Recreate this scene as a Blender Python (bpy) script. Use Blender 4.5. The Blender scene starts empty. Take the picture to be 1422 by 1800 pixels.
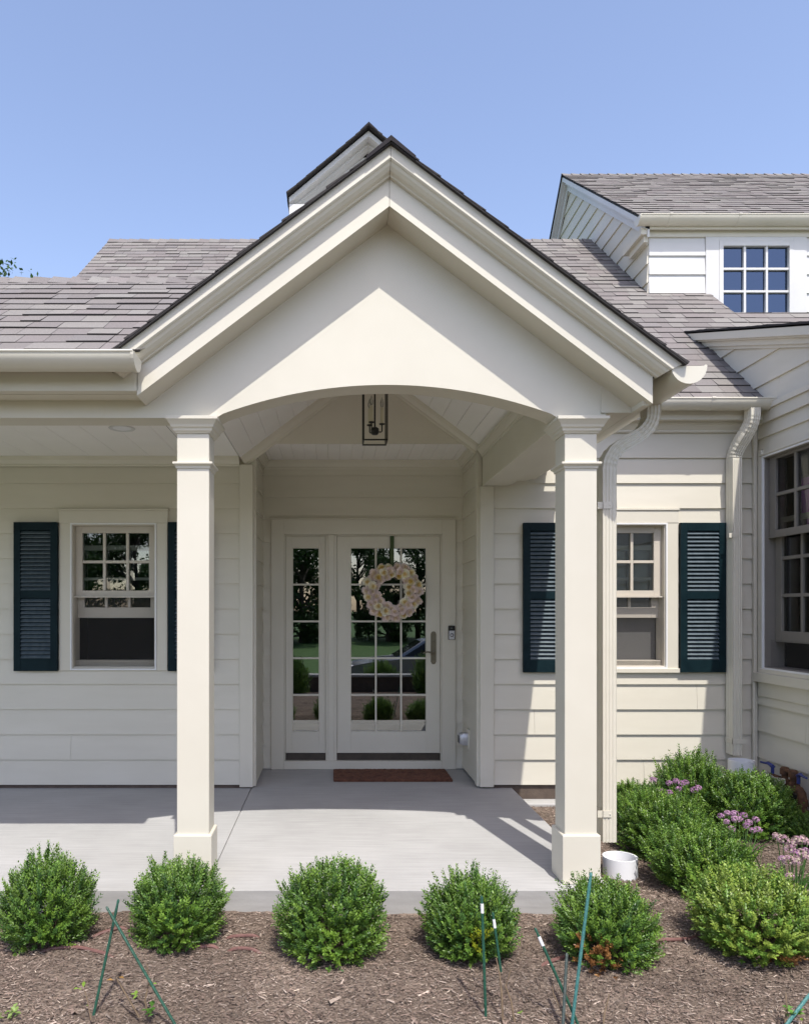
import bpy, bmesh, math, random
import numpy as np
from mathutils import Vector, Matrix, noise
R = math.radians
rnd = random.Random(7)
SC = bpy.context.scene
COL = SC.collection

# ------------------------------------------------------------------ camera, sky, sun, exposure
H = 1.435                                   # eye height above the porch slab
cam = bpy.data.cameras.new("camera")
cam.sensor_fit = 'HORIZONTAL'
cam.sensor_width = 36.0
cam.lens = 36.0 * 1300.0 / 1422.0
cam.shift_x = 126.0 / 1422.0
cam.shift_y = 172.0 / 1422.0
cam.clip_start = 0.05
cam.clip_end = 2000
co = bpy.data.objects.new("camera", cam)
co.location = (0, 0, H)
co.rotation_euler = (R(90), 0, 0)
COL.objects.link(co)
SC.camera = co

SUN = Vector((0.225, -1.0, 1.81)).normalized()
w = bpy.data.worlds.new("World")
SC.world = w
w.use_nodes = True
nt = w.node_tree
sky = nt.nodes.new("ShaderNodeTexSky")
sky.sky_type = 'NISHITA'
sky.sun_disc = False
sky.sun_elevation = math.asin(SUN.z)
sky.sun_rotation = math.atan2(SUN.x, SUN.y)
sky.altitude = 200
sky.air_density = 1.0
sky.dust_density = 1.6
sky.ozone_density = 1.5
nt.nodes["Background"].inputs[1].default_value = 0.15
tint = nt.nodes.new("ShaderNodeMix")
tint.data_type = 'RGBA'; tint.blend_type = 'MULTIPLY'
tint.inputs["Factor"].default_value = 1.0
tint.inputs["B"].default_value = (1.14, 1.01, 0.99, 1)      # slightly lavender summer sky
nt.links.new(sky.outputs[0], tint.inputs["A"])
nt.links.new(tint.outputs["Result"], nt.nodes["Background"].inputs[0])
sl = bpy.data.lights.new("sun", 'SUN')
sl.energy = 2.7
sl.angle = R(0.53)
sl.color = (1.0, 0.965, 0.90)
so = bpy.data.objects.new("sun", sl)
so.rotation_euler = SUN.to_track_quat('Z', 'Y').to_euler()
so.location = (3, -6, 14)
COL.objects.link(so)
vs = SC.view_settings
vs.view_transform = 'Standard'
vs.look = 'None'
vs.exposure = 0.95
vs.gamma = 1.0
SC.cycles.max_bounces = 10
SC.cycles.diffuse_bounces = 6
SC.cycles.transparent_max_bounces = 12

# ------------------------------------------------------------------ helpers
def at(px, py, D):
    """measured point of the place: photo pixel at a known distance"""
    return Vector(((px - 585.0) * D / 1300.0, D, H + (1072.0 - py) * D / 1300.0))

class Fr:
    """local frame: u along, v up, n out of the surface"""
    def __init__(s, o, u, v, n):
        s.o, s.u, s.v, s.n = Vector(o), Vector(u), Vector(v), Vector(n)
    def p(s, a, b, c):
        return s.o + s.u * a + s.v * b + s.n * c
XZ = lambda y: Fr((0, y, 0), (1, 0, 0), (0, 0, 1), (0, -1, 0))     # facing the viewer
FACE_L = lambda x: Fr((x, 0, 0), (0, -1, 0), (0, 0, 1), (-1, 0, 0))  # facing -x, u runs towards the viewer
FACE_R = lambda x: Fr((x, 0, 0), (0, 1, 0), (0, 0, 1), (1, 0, 0))    # facing +x

class MB:
    def __init__(s):
        s.v, s.f, s.m, s.c = [], [], [], []
        s.cur = (1, 1, 1, 1)
    def add(s, vs, fs, mi=0):
        b = len(s.v)
        s.v += [tuple(x) for x in vs]
        s.c += [s.cur] * len(vs)
        for f in fs:
            s.f.append(tuple(i + b for i in f)); s.m.append(mi)
    def hexa(s, p, mi=0):      # p: 8 points, 0-3 one side (ccw seen from outside), 4-7 other
        s.add(p, [(0, 1, 2, 3), (7, 6, 5, 4), (0, 4, 5, 1), (1, 5, 6, 2), (2, 6, 7, 3), (3, 7, 4, 0)], mi)
    def box(s, fr, u0, u1, v0, v1, n0, n1, mi=0):
        P = fr.p
        s.hexa([P(u0, v0, n1), P(u1, v0, n1), P(u1, v1, n1), P(u0, v1, n1),
                P(u0, v0, n0), P(u1, v0, n0), P(u1, v1, n0), P(u0, v1, n0)], mi)
    def wbox(s, x0, x1, y0, y1, z0, z1, mi=0):
        s.box(XZ(0), x0, x1, z0, z1, -y1, -y0, mi)
    def ext(s, poly, p0, p1, a, b, mi=0, p1poly=None):
        """extrude polygon (s,t)->s*a+t*b from p0 to p1"""
        p0, p1, a, b = Vector(p0), Vector(p1), Vector(a), Vector(b)
        n = len(poly)
        A = [p0 + a * x + b * y for x, y in poly]
        B = [p1 + a * x + b * y for x, y in (p1poly or poly)]
        fs = [tuple(range(n)), tuple(range(2 * n - 1, n - 1, -1))]
        for i in range(n):
            j = (i + 1) % n
            fs.append((i, i + n, j + n, j))
        s.add(A + B, fs, mi)
    def rings(s, rs, mi=0, caps=True):
        n = len(rs[0])
        vs = [p for r in rs for p in r]
        fs = []
        for k in range(len(rs) - 1):
            for i in range(n):
                j = (i + 1) % n
                fs.append((k * n + i, k * n + j, (k + 1) * n + j, (k + 1) * n + i))
        if caps:
            fs.append(tuple(range(n - 1, -1, -1)))
            fs.append(tuple((len(rs) - 1) * n + i for i in range(n)))
        s.add(vs, fs, mi)
    def tube(s, pts, r, seg=10, mi=0):
        pts = [Vector(p) for p in pts]
        rs = []
        up = None
        for i, p in enumerate(pts):
            t = (pts[min(i + 1, len(pts) - 1)] - pts[max(i - 1, 0)]).normalized()
            if up is None:
                up = t.orthogonal().normalized()
            up = (up - t * up.dot(t)).normalized()
            q = t.cross(up)
            rr = r[i] if isinstance(r, (list, tuple)) else r
            rs.append([p + (up * math.cos(k * 2 * math.pi / seg) + q * math.sin(k * 2 * math.pi / seg)) * rr for k in range(seg)])
        s.rings(rs, mi)
    def lathe(s, prof, c, seg=24, mi=0, axis=None):
        c = Vector(c)
        M = Matrix.Identity(3) if axis is None else Vector((0, 0, 1)).rotation_difference(Vector(axis)).to_matrix()
        s.rings([[c + M @ Vector((r * math.cos(k * 2 * math.pi / seg), r * math.sin(k * 2 * math.pi / seg), z)) for k in range(seg)] for r, z in prof], mi)

def build(name, mb, mats, parent=None, label=None, clips=(), bevel=0, smooth=False, color=False, fix=True, loc=None):
    me = bpy.data.meshes.new(name)
    vs = mb.v
    if loc is not None:
        L = Vector(loc); vs = [tuple(Vector(v) - L) for v in vs]
    me.from_pydata(vs, [], mb.f)
    if not isinstance(mats, (list, tuple)):
        mats = [mats]
    for m in mats:
        me.materials.append(m)
    me.polygons.foreach_set("material_index", mb.m)
    if color:
        ca = me.color_attributes.new("col", 'FLOAT_COLOR', 'POINT')
        ca.data.foreach_set("color", np.array(mb.c, dtype=np.float32).ravel())
    if clips or fix:
        bm = bmesh.new(); bm.from_mesh(me)
        for pc, pn in clips:
            bmesh.ops.bisect_plane(bm, geom=bm.verts[:] + bm.edges[:] + bm.faces[:], dist=1e-5,
                                   plane_co=Vector(pc) - (Vector(loc) if loc is not None else Vector()), plane_no=Vector(pn), clear_inner=True)
        if fix:
            bmesh.ops.recalc_face_normals(bm, faces=bm.faces[:])
        bm.to_mesh(me); bm.free()
    if smooth:
        me.polygons.foreach_set("use_smooth", [True] * len(me.polygons))
        try:
            me.set_sharp_from_angle(angle=R(40))
        except Exception:
            pass
    me.update()
    o = bpy.data.objects.new(name, me)
    COL.objects.link(o)
    if parent is not None:
        o.parent = parent
        if loc is not None:
            pl = parent.location if parent.parent is None else parent.parent.location + parent.location
            o.location = Vector(loc) - pl
    elif loc is not None:
        o.location = loc
    if label:
        o["label"] = label
    if bevel:
        m = o.modifiers.new("bevel", 'BEVEL'); m.width = bevel; m.segments = 2; m.limit_method = 'ANGLE'; m.angle_limit = R(40)
        m.harden_normals = False
    return o

def thing(name, label, cat, loc=(0, 0, 0), group=None):
    o = bpy.data.objects.new(name, None)
    o.empty_display_size = 0.1
    o.location = loc
    COL.objects.link(o)
    o["label"] = label; o["category"] = cat
    if group:
        o["group"] = group
    return o
def tag(o, label, cat, group=None):
    o["label"] = label; o["category"] = cat
    if group:
        o["group"] = group
    return o

# ------------------------------------------------------------------ materials
def newmat(name):
    m = bpy.data.materials.new(name); m.use_nodes = True
    t = m.node_tree
    return m, t, t.nodes["Principled BSDF"]
def nd(t, typ, **kw):
    n = t.nodes.new(typ)
    for k, v in kw.items():
        if k.startswith("i_"):
            n.inputs[k[2:].replace("_", " ")].default_value = v
        else:
            setattr(n, k, v)
    return n
def ramp(t, a, b, p0=0.3, p1=0.7):
    r = t.nodes.new("ShaderNodeValToRGB")
    r.color_ramp.elements[0].position = p0; r.color_ramp.elements[0].color = (*a, 1)
    r.color_ramp.elements[1].position = p1; r.color_ramp.elements[1].color = (*b, 1)
    return r
def surf(name, c0, c1, scale=3.0, rough=0.5, bump=0.0, bscale=60, metallic=0.0, detail=6, spec=0.5, streak=None):
    m, t, b = newmat(name)
    tc = t.nodes.new("ShaderNodeTexCoord")
    src = tc.outputs["Object"]
    if streak:
        mp = nd(t, "ShaderNodeMapping"); mp.inputs["Scale"].default_value = streak
        t.links.new(src, mp.inputs[0]); src = mp.outputs[0]
    n = nd(t, "ShaderNodeTexNoise", i_Scale=scale, i_Detail=detail, i_Roughness=0.6)
    t.links.new(src, n.inputs["Vector"])
    r = ramp(t, c0, c1)
    t.links.new(n.outputs["Fac"], r.inputs[0])
    t.links.new(r.outputs[0], b.inputs["Base Color"])
    b.inputs["Roughness"].default_value = rough
    b.inputs["Metallic"].default_value = metallic
    b.inputs["Specular IOR Level"].default_value = spec
    if bump:
        n2 = nd(t, "ShaderNodeTexNoise", i_Scale=bscale, i_Detail=5)
        t.links.new(src, n2.inputs["Vector"])
        bp = nd(t, "ShaderNodeBump", i_Strength=bump, i_Distance=0.01)
        t.links.new(n2.outputs["Fac"], bp.inputs["Height"])
        t.links.new(bp.outputs[0], b.inputs["Normal"])
    return m
def colattr(name, rough=0.6, mul=0.25, nscale=120, transl=0.0, bump=0.0, spec=0.4):
    m, t, b = newmat(name)
    a = nd(t, "ShaderNodeAttribute", attribute_name="col")
    tc = t.nodes.new("ShaderNodeTexCoord")
    n = nd(t, "ShaderNodeTexNoise", i_Scale=nscale, i_Detail=4)
    t.links.new(tc.outputs["Object"], n.inputs["Vector"])
    r = ramp(t, (1 - mul,) * 3, (1 + mul,) * 3, 0.25, 0.75)
    t.links.new(n.outputs["Fac"], r.inputs[0])
    mx = nd(t, "ShaderNodeMix", data_type='RGBA', blend_type='MULTIPLY')
    mx.inputs["Factor"].default_value = 1
    t.links.new(a.outputs["Color"], mx.inputs["A"]); t.links.new(r.outputs[0], mx.inputs["B"])
    t.links.new(mx.outputs["Result"], b.inputs["Base Color"])
    b.inputs["Roughness"].default_value = rough
    b.inputs["Specular IOR Level"].default_value = spec
    if bump:
        bp = nd(t, "ShaderNodeBump", i_Strength=bump, i_Distance=0.004)
        t.links.new(n.outputs["Fac"], bp.inputs["Height"]); t.links.new(bp.outputs[0], b.inputs["Normal"])
    if transl:
        tr = nd(t, "ShaderNodeBsdfTranslucent")
        t.links.new(mx.outputs["Result"], tr.inputs[0])
        ms = nd(t, "ShaderNodeMixShader"); ms.inputs[0].default_value = transl
        t.links.new(b.outputs[0], ms.inputs[1]); t.links.new(tr.outputs[0], ms.inputs[2])
        t.links.new(ms.outputs[0], t.nodes["Material Output"].inputs[0])
    return m
def glassmat(name, ior, tint, refl=(0.95, 0.98, 0.97)):
    m, t, b = newmat(name)
    t.nodes.remove(b)
    fz = nd(t, "ShaderNodeFresnel", i_IOR=ior)
    tr = nd(t, "ShaderNodeBsdfTransparent"); tr.inputs[0].default_value = (*tint, 1)
    gl = nd(t, "ShaderNodeBsdfGlossy"); gl.inputs["Roughness"].default_value = 0.0
    gl.inputs[0].default_value = (*refl, 1)
    tc = t.nodes.new("ShaderNodeTexCoord")
    n = nd(t, "ShaderNodeTexNoise", i_Scale=1.7, i_Detail=1)
    t.links.new(tc.outputs["Object"], n.inputs["Vector"])
    bp = nd(t, "ShaderNodeBump", i_Strength=0.03, i_Distance=0.02)
    t.links.new(n.outputs["Fac"], bp.inputs["Height"]); t.links.new(bp.outputs[0], gl.inputs["Normal"])
    ms = nd(t, "ShaderNodeMixShader")
    t.links.new(fz.outputs[0], ms.inputs[0]); t.links.new(tr.outputs[0], ms.inputs[1]); t.links.new(gl.outputs[0], ms.inputs[2])
    t.links.new(ms.outputs[0], t.nodes["Material Output"].inputs[0])
    return m

M = {}
CR0, CR1 = (0.600, 0.564, 0.470), (0.645, 0.609, 0.515)
M['siding'] = surf('cream_siding_paint', CR0, CR1, 2.2, 0.5, 0.05, 260, streak=(0.6, 0.6, 3))
M['trim'] = surf('cream_trim_paint', CR0, CR1, 1.7, 0.42, 0.02, 90)
M['gutter'] = surf('cream_gutter_enamel', (0.59, 0.558, 0.465), (0.64, 0.608, 0.515), 2.5, 0.32, 0.01, 40)
M['white'] = surf('white_paint', (0.58, 0.575, 0.56), (0.64, 0.635, 0.62), 2.0, 0.45, 0.02, 120)
M['alu'] = surf('white_window_frame', (0.70, 0.70, 0.69), (0.78, 0.78, 0.77), 5, 0.35)
M['sash'] = surf('greige_sash_paint', (0.50, 0.455, 0.38), (0.56, 0.51, 0.43), 3, 0.42)
M['sashd'] = surf('shaded_sash_paint', (0.17, 0.156, 0.136), (0.21, 0.192, 0.168), 3, 0.45)  # sash paint darkened to hold the shade on the wing window
M['ceil'] = surf('white_beadboard_paint', (0.82, 0.79, 0.75), (0.86, 0.835, 0.795), 2.5, 0.55, 0.02, 60)
M['shutter'] = surf('dark_teal_shutter_paint', (0.004, 0.013, 0.017), (0.008, 0.022, 0.027), 9, 0.45, 0.02, 80, spec=0.12)
M['louver'] = surf('dusty_sheen_louver_paint', (0.055, 0.082, 0.098), (0.10, 0.13, 0.15), 14, 0.42, 0.03, 60, streak=(2, 2, 1))  # slats paler than the frames: sky glare painted in, along with dust
M['shingle'] = colattr('asphalt_shingles', 0.9, 0.35, 260, bump=0.35, spec=0.2)
M['deck'] = surf('dark_roof_edge', (0.012, 0.011, 0.012), (0.03, 0.028, 0.03), 12, 0.8)
M['concrete'] = None
M['glass'] = glassmat('window_glass', 2.15, (0.80, 0.86, 0.83))
M['glass_door'] = glassmat('door_glass', 2.8, (0.50, 0.55, 0.53))
M['glass_clear'] = glassmat('clear_window_glass', 1.55, (0.82, 0.86, 0.85))
M['glass_blue'] = glassmat('sky_tinted_glass', 2.6, (0.25, 0.28, 0.32), (0.42, 0.55, 0.78))  # mirror colour tinted blue to deepen the reflected sky
def screenmat():
    m, t, b = newmat('insect_screen_mesh')
    b.inputs["Base Color"].default_value = (.10, .095, .09, 1); b.inputs["Roughness"].default_value = .7
    tr = nd(t, "ShaderNodeBsdfTransparent"); ms = nd(t, "ShaderNodeMixShader"); ms.inputs[0].default_value = .17
    t.links.new(tr.outputs[0], ms.inputs[1]); t.links.new(b.outputs[0], ms.inputs[2])
    t.links.new(ms.outputs[0], t.nodes["Material Output"].inputs[0])
    return m
M['screen'] = screenmat()
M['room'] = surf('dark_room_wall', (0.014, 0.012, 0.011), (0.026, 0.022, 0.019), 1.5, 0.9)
M['shade'] = surf('grey_woven_shade', (0.075, 0.073, 0.07), (0.13, 0.127, 0.122), 70, 0.85, 0.1, 200, streak=(1, 1, 5))
M['purple'] = surf('magenta_cloth', (0.28, 0.02, 0.30), (0.40, 0.05, 0.42), 6, 0.8)
M['black'] = surf('black_iron', (0.010, 0.009, 0.008), (0.022, 0.02, 0.018), 20, 0.45)
M['blackpl'] = surf('black_plastic', (0.008, 0.008, 0.009), (0.015, 0.015, 0.016), 30, 0.25)
M['silver'] = surf('brushed_silver', (0.50, 0.50, 0.52), (0.60, 0.60, 0.62), 40, 0.35, metallic=0.4)
M['bronze'] = surf('aged_bronze', (0.16, 0.14, 0.10), (0.23, 0.20, 0.145), 25, 0.34, metallic=0.6)
M['thresh'] = surf('brown_threshold', (0.035, 0.027, 0.02), (0.065, 0.05, 0.038), 15, 0.4)
M['found'] = surf('brown_foundation', (0.07, 0.05, 0.04), (0.12, 0.09, 0.07), 12, 0.85, 0.2, 80)
M['mat'] = surf('russet_coir_mat', (0.085, 0.034, 0.020), (0.22, 0.090, 0.050), 26, 0.95, 0.9, 420)
M['pvc'] = surf('white_pvc', (0.74, 0.75, 0.77), (0.80, 0.81, 0.83), 4, 0.35)
M['stake'] = surf('green_coated_stake', (0.008, 0.05, 0.03), (0.02, 0.09, 0.055), 60, 0.35, 0.3, 250)
M['stake2'] = surf('pale_green_coated_stake', (0.03, 0.13, 0.12), (0.07, 0.20, 0.185), 60, 0.35, 0.3, 250)
M['stakeg'] = surf('weathered_grey_green_stake', (0.035, 0.05, 0.045), (0.07, 0.09, 0.08), 60, 0.5, 0.3, 250)
M['tag'] = surf('white_stake_band', (0.62, 0.62, 0.62), (0.72, 0.72, 0.72), 20, 0.5)
M['hose'] = surf('brown_drip_hose', (0.11, 0.05, 0.042), (0.19, 0.095, 0.08), 22, 0.55)
M['rust'] = surf('rusty_pipe', (0.055, 0.028, 0.016), (0.16, 0.075, 0.035), 28, 0.75, 0.4, 90, metallic=0.25)
M['bluev'] = surf('blue_valve_handle', (0.02, 0.03, 0.14), (0.035, 0.05, 0.22), 18, 0.45)
M['plate'] = surf('galvanised_plate', (0.42, 0.41, 0.36), (0.55, 0.54, 0.48), 12, 0.5, metallic=0.3)
M['leaf'] = colattr('boxwood_leaves', 0.40, 0.2, 30, transl=0.30, spec=0.5)
M['petal'] = colattr('silk_petals', 0.7, 0.12, 60, transl=0.2)
M['floret'] = colattr('allium_florets', 0.7, 0.15, 60, transl=0.2)
M['twig'] = surf('brown_twig', (0.09, 0.06, 0.035), (0.17, 0.12, 0.07), 40, 0.8)
M['chip'] = colattr('bark_chips', 0.9, 0.3, 90, spec=0.2)
M['treeleaf'] = colattr('tree_leaves', 0.5, 0.25, 3, transl=0.25)
M['bark'] = surf('tree_bark', (0.045, 0.035, 0.025), (0.10, 0.08, 0.06), 6, 0.9, 0.6, 20)
M['ribbon'] = surf('green_ribbon', (0.03, 0.055, 0.012), (0.055, 0.09, 0.025), 18, 0.6)
M['candle'] = surf('cream_candle_sleeve', (0.55, 0.50, 0.36), (0.62, 0.57, 0.42), 12, 0.6)
M['clear'] = glassmat('clear_bulb_glass', 1.45, (0.9, 0.9, 0.9))

def concrete():
    m, t, b = newmat('broom_finished_concrete')
    tc = t.nodes.new("ShaderNodeTexCoord")
    n = nd(t, "ShaderNodeTexNoise", i_Scale=1.1, i_Detail=9, i_Roughness=0.62)
    n2 = nd(t, "ShaderNodeTexNoise", i_Scale=55, i_Detail=4)
    mp = nd(t, "ShaderNodeMapping"); mp.inputs["Scale"].default_value = (3, 70, 30)
    n3 = nd(t, "ShaderNodeTexNoise", i_Scale=1.0, i_Detail=4)
    t.links.new(tc.outputs["Object"], n.inputs["Vector"]); t.links.new(tc.outputs["Object"], n2.inputs["Vector"])
    t.links.new(tc.outputs["Object"], mp.inputs[0]); t.links.new(mp.outputs[0], n3.inputs["Vector"])
    r = ramp(t, (0.33, 0.326, 0.316), (0.42, 0.415, 0.403), 0.3, 0.72)
    t.links.new(n.outputs["Fac"], r.inputs[0])
    r2 = ramp(t, (0.9, 0.9, 0.9), (1.08, 1.08, 1.08))
    t.links.new(n3.outputs["Fac"], r2.inputs[0])
    mx = nd(t, "ShaderNodeMix", data_type='RGBA', blend_type='MULTIPLY'); mx.inputs["Factor"].default_value = 1
    t.links.new(r.outputs[0], mx.inputs["A"]); t.links.new(r2.outputs[0], mx.inputs["B"])
    # sparse stains
    n4 = nd(t, "ShaderNodeTexNoise", i_Scale=4.2, i_Detail=3, i_Distortion=0.6)
    t.links.new(tc.outputs["Object"], n4.inputs["Vector"])
    r4 = ramp(t, (0, 0, 0), (0.35, 0.35, 0.35), 0.70, 0.78)
    t.links.new(n4.outputs["Fac"], r4.inputs[0])
    mx2 = nd(t, "ShaderNodeMix", data_type='RGBA'); mx2.inputs["B"].default_value = (0.22, 0.20, 0.16, 1)
    t.links.new(r4.outputs[0], mx2.inputs["Factor"]); t.links.new(mx.outputs["Result"], mx2.inputs["A"])
    t.links.new(mx2.outputs["Result"], b.inputs["Base Color"])
    b.inputs["Roughness"].default_value = 0.85
    b.inputs["Specular IOR Level"].default_value = 0.25
    ad = nd(t, "ShaderNodeMath", operation='ADD')
    t.links.new(n2.outputs["Fac"], ad.inputs[0]); t.links.new(n3.outputs["Fac"], ad.inputs[1])
    bp = nd(t, "ShaderNodeBump", i_Strength=0.25, i_Distance=0.004)
    t.links.new(ad.outputs[0], bp.inputs["Height"]); t.links.new(bp.outputs[0], b.inputs["Normal"])
    return m
M['concrete'] = concrete()
def mulchmat():
    m, t, b = newmat('weathered_bark_mulch')
    tc = t.nodes.new("ShaderNodeTexCoord")
    v = nd(t, "ShaderNodeTexVoronoi", i_Scale=70)
    n = nd(t, "ShaderNodeTexNoise", i_Scale=30, i_Detail=8, i_Roughness=0.75)
    n2 = nd(t, "ShaderNodeTexNoise", i_Scale=2.2, i_Detail=4)
    for q in (v, n, n2):
        t.links.new(tc.outputs["Object"], q.inputs["Vector"])
    r = ramp(t, (0.075, 0.057, 0.046), (0.285, 0.228, 0.185), 0.32, 0.68)
    t.links.new(n.outputs["Fac"], r.inputs[0])
    r2 = ramp(t, (0.75, 0.72, 0.7), (1.2, 1.18, 1.15), 0.3, 0.7)
    t.links.new(n2.outputs["Fac"], r2.inputs[0])
    mx = nd(t, "ShaderNodeMix", data_type='RGBA', blend_type='MULTIPLY'); mx.inputs["Factor"].default_value = 1
    t.links.new(r.outputs[0], mx.inputs["A"]); t.links.new(r2.outputs[0], mx.inputs["B"])
    t.links.new(mx.outputs["Result"], b.inputs["Base Color"])
    b.inputs["Roughness"].default_value = 0.95
    b.inputs["Specular IOR Level"].default_value = 0.15
    ad = nd(t, "ShaderNodeMath", operation='ADD')
    t.links.new(n.outputs["Fac"], ad.inputs[0]); t.links.new(v.outputs["Distance"], ad.inputs[1])
    bp = nd(t, "ShaderNodeBump", i_Strength=0.8, i_Distance=0.02)
    t.links.new(ad.outputs[0], bp.inputs["Height"]); t.links.new(bp.outputs[0], b.inputs["Normal"])
    return m
M['mulch'] = mulchmat()
M['grass'] = surf('lawn_grass', (0.03, 0.085, 0.012), (0.07, 0.16, 0.03), 9, 0.9, 0.7, 60)
M['bounce_drive'] = surf('pale_bounce_drive', (0.27, 0.235, 0.19), (0.36, 0.32, 0.265), 5, 0.9, 0.4, 150)  # drive made pale and warm to bounce light into the porch

# ------------------------------------------------------------------ setting: ground, mulch, slab
GZ = -0.115
g = MB()
ys = [(-260, 0.6), (-60, 0.3), (-30, -0.2), (-10.5, -0.75), (-4.3, -0.75), (-3.75, -0.75), (-3.45, -0.62), (1.2, -0.26), (13, -0.22), (15, -0.5), (260, -0.6)]
for (y0, z0), (y1, z1) in zip(ys[:-1], ys[1:]):
    g.add([(-260, y0, z0), (260, y0, z0), (260, y1, z1), (-260, y1, z1)], [(0, 1, 2, 3)])
o = build('ground', g, M['grass'], fix=False); o['kind'] = 'structure'
g = MB(); g.add([(-40, -10.2, -0.742), (40, -10.2, -0.742), (40, -4.9, -0.742), (-40, -4.9, -0.742)], [(0, 1, 2, 3)])
o = build('road', g, M['bounce_drive'], fix=False); o['kind'] = 'structure'

def mulch_h(x, y):
    a = noise.noise(Vector((x * 1.6, y * 1.6, 0.3))) * 0.022 + noise.noise(Vector((x * 9, y * 9, 4.0))) * 0.009
    t = min(1, max(0, (1.6 - y) / 5.0))
    return GZ + a - 0.32 * t
g = MB()
def grid(x0, x1, y0, y1, nx, ny):
    vs = []
    for j in range(ny + 1):
        for i in range(nx + 1):
            x = x0 + (x1 - x0) * i / nx; y = y0 + (y1 - y0) * j / ny
            z = mulch_h(x, y) + noise.noise(Vector((x * 38, y * 38, 1.0))) * 0.006
            vs.append((x, y, z))
    fs = [(j * (nx + 1) + i, j * (nx + 1) + i + 1, (j + 1) * (nx + 1) + i + 1, (j + 1) * (nx + 1) + i) for j in range(ny) for i in range(nx)]
    g.add(vs, fs)
grid(-4.2, 4.2, 1.9, 6.1, 300, 150)
grid(-9, 9, -3.43, 1.9, 90, 30)
o = build('flower_bed', g, M['mulch'], fix=False, smooth=False); o['kind'] = 'structure'

# loose chips
g = MB()
def chips(n, x0, x1, y0, y1, smin, smax):
    for _ in range(n):
        x, y = rnd.uniform(x0, x1), rnd.uniform(y0, y1)
        if x < 1.46 and y > 3.76 and y < 6.7:
            continue
        if y > 5.93:
            continue
        L = rnd.uniform(smin, smax) * (2.2 if rnd.random() < 0.05 else 1)
        wd = L * rnd.uniform(0.10, 0.32)
        a = rnd.uniform(0, math.pi)
        d = Vector((math.cos(a), math.sin(a), rnd.uniform(-0.25, 0.25))) * L / 2
        q = Vector((-math.sin(a), math.cos(a), rnd.uniform(-0.3, 0.3))) * wd / 2
        c = Vector((x, y, mulch_h(x, y) + rnd.uniform(0.002, 0.010)))
        up = Vector((0, 0, wd * 0.35))
        k = rnd.random() * (1.0 - .35 * noise.noise(Vector((x * 2.3, y * 2.3, 7.7))))
        b = rnd.uniform(0.38, 1.5) * (1 + .45 * noise.noise(Vector((x * 3.1, y * 3.1, 2.2))))
        if k < 0.035:
            col = (0.40 * b, 0.33 * b, 0.26 * b)
        elif k < 0.30:
            col = (0.285 * b, 0.23 * b, 0.19 * b)
        else:
            col = (0.17 * b, 0.125 * b, 0.10 * b)
        g.cur = (*col, 1)
        g.add([c - d - q, c - d * 0.9 + up, c - d + q, c + d - q * 0.6, c + d * 0.95 + up * 0.8, c + d + q * 0.7],
              [(0, 3, 4, 1), (1, 4, 5, 2)])
chips(100000, -2.6, 3.0, 2.55, 3.95, 0.005, 0.017)
chips(1500, -2.6, 3.0, 2.55, 3.95, 0.016, 0.036)
chips(26000, 1.4, 3.42, 3.9, 5.95, 0.007, 0.024)
chips(3000, -6, 6, -3.3, 2.3, 0.02, 0.05)
o = build('mulch_chips', g, M['chip'], fix=False, color=True); o['kind'] = 'stuff'
o['label'] = 'weathered brown shredded bark mulch spread over the flower bed'

# slab: two pours with a tooled joint
g = MB()
SY0, SY1, SX1, JX = 3.776, 6.70, 1.44, -0.655
g.wbox(-5.0, JX - 0.0028, SY0, SY1, -0.35, 0.0)
g.wbox(JX + 0.0028, SX1, SY0, 5.955, -0.35, 0.0)
g.wbox(JX + 0.0028, 1.21, 5.9552, SY1, -0.35, 0.0)
g.wbox(JX - 0.0027, JX + 0.0027, SY0 + 0.01, SY1, -0.3, -0.007)
o = build('porch_floor', g, M['concrete'], bevel=0.012); o['kind'] = 'structure'

# ------------------------------------------------------------------ the house
HOUSE = thing('house', 'cream clapboard house with gabled porch, arched opening and grey shingle roofs', 'house', (0.28, 5.95, 0))
def part(name, mb, mats, parent=None, **kw):
    """mesh given in world coordinates, parented to the house (or one of its parts)"""
    par = parent or HOUSE
    kw.setdefault('loc', (0.28, 5.95, 0))
    o = build(name, mb, mats, None, **kw)
    o.parent = par
    o.location = (0, 0, 0)
    return o

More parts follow.
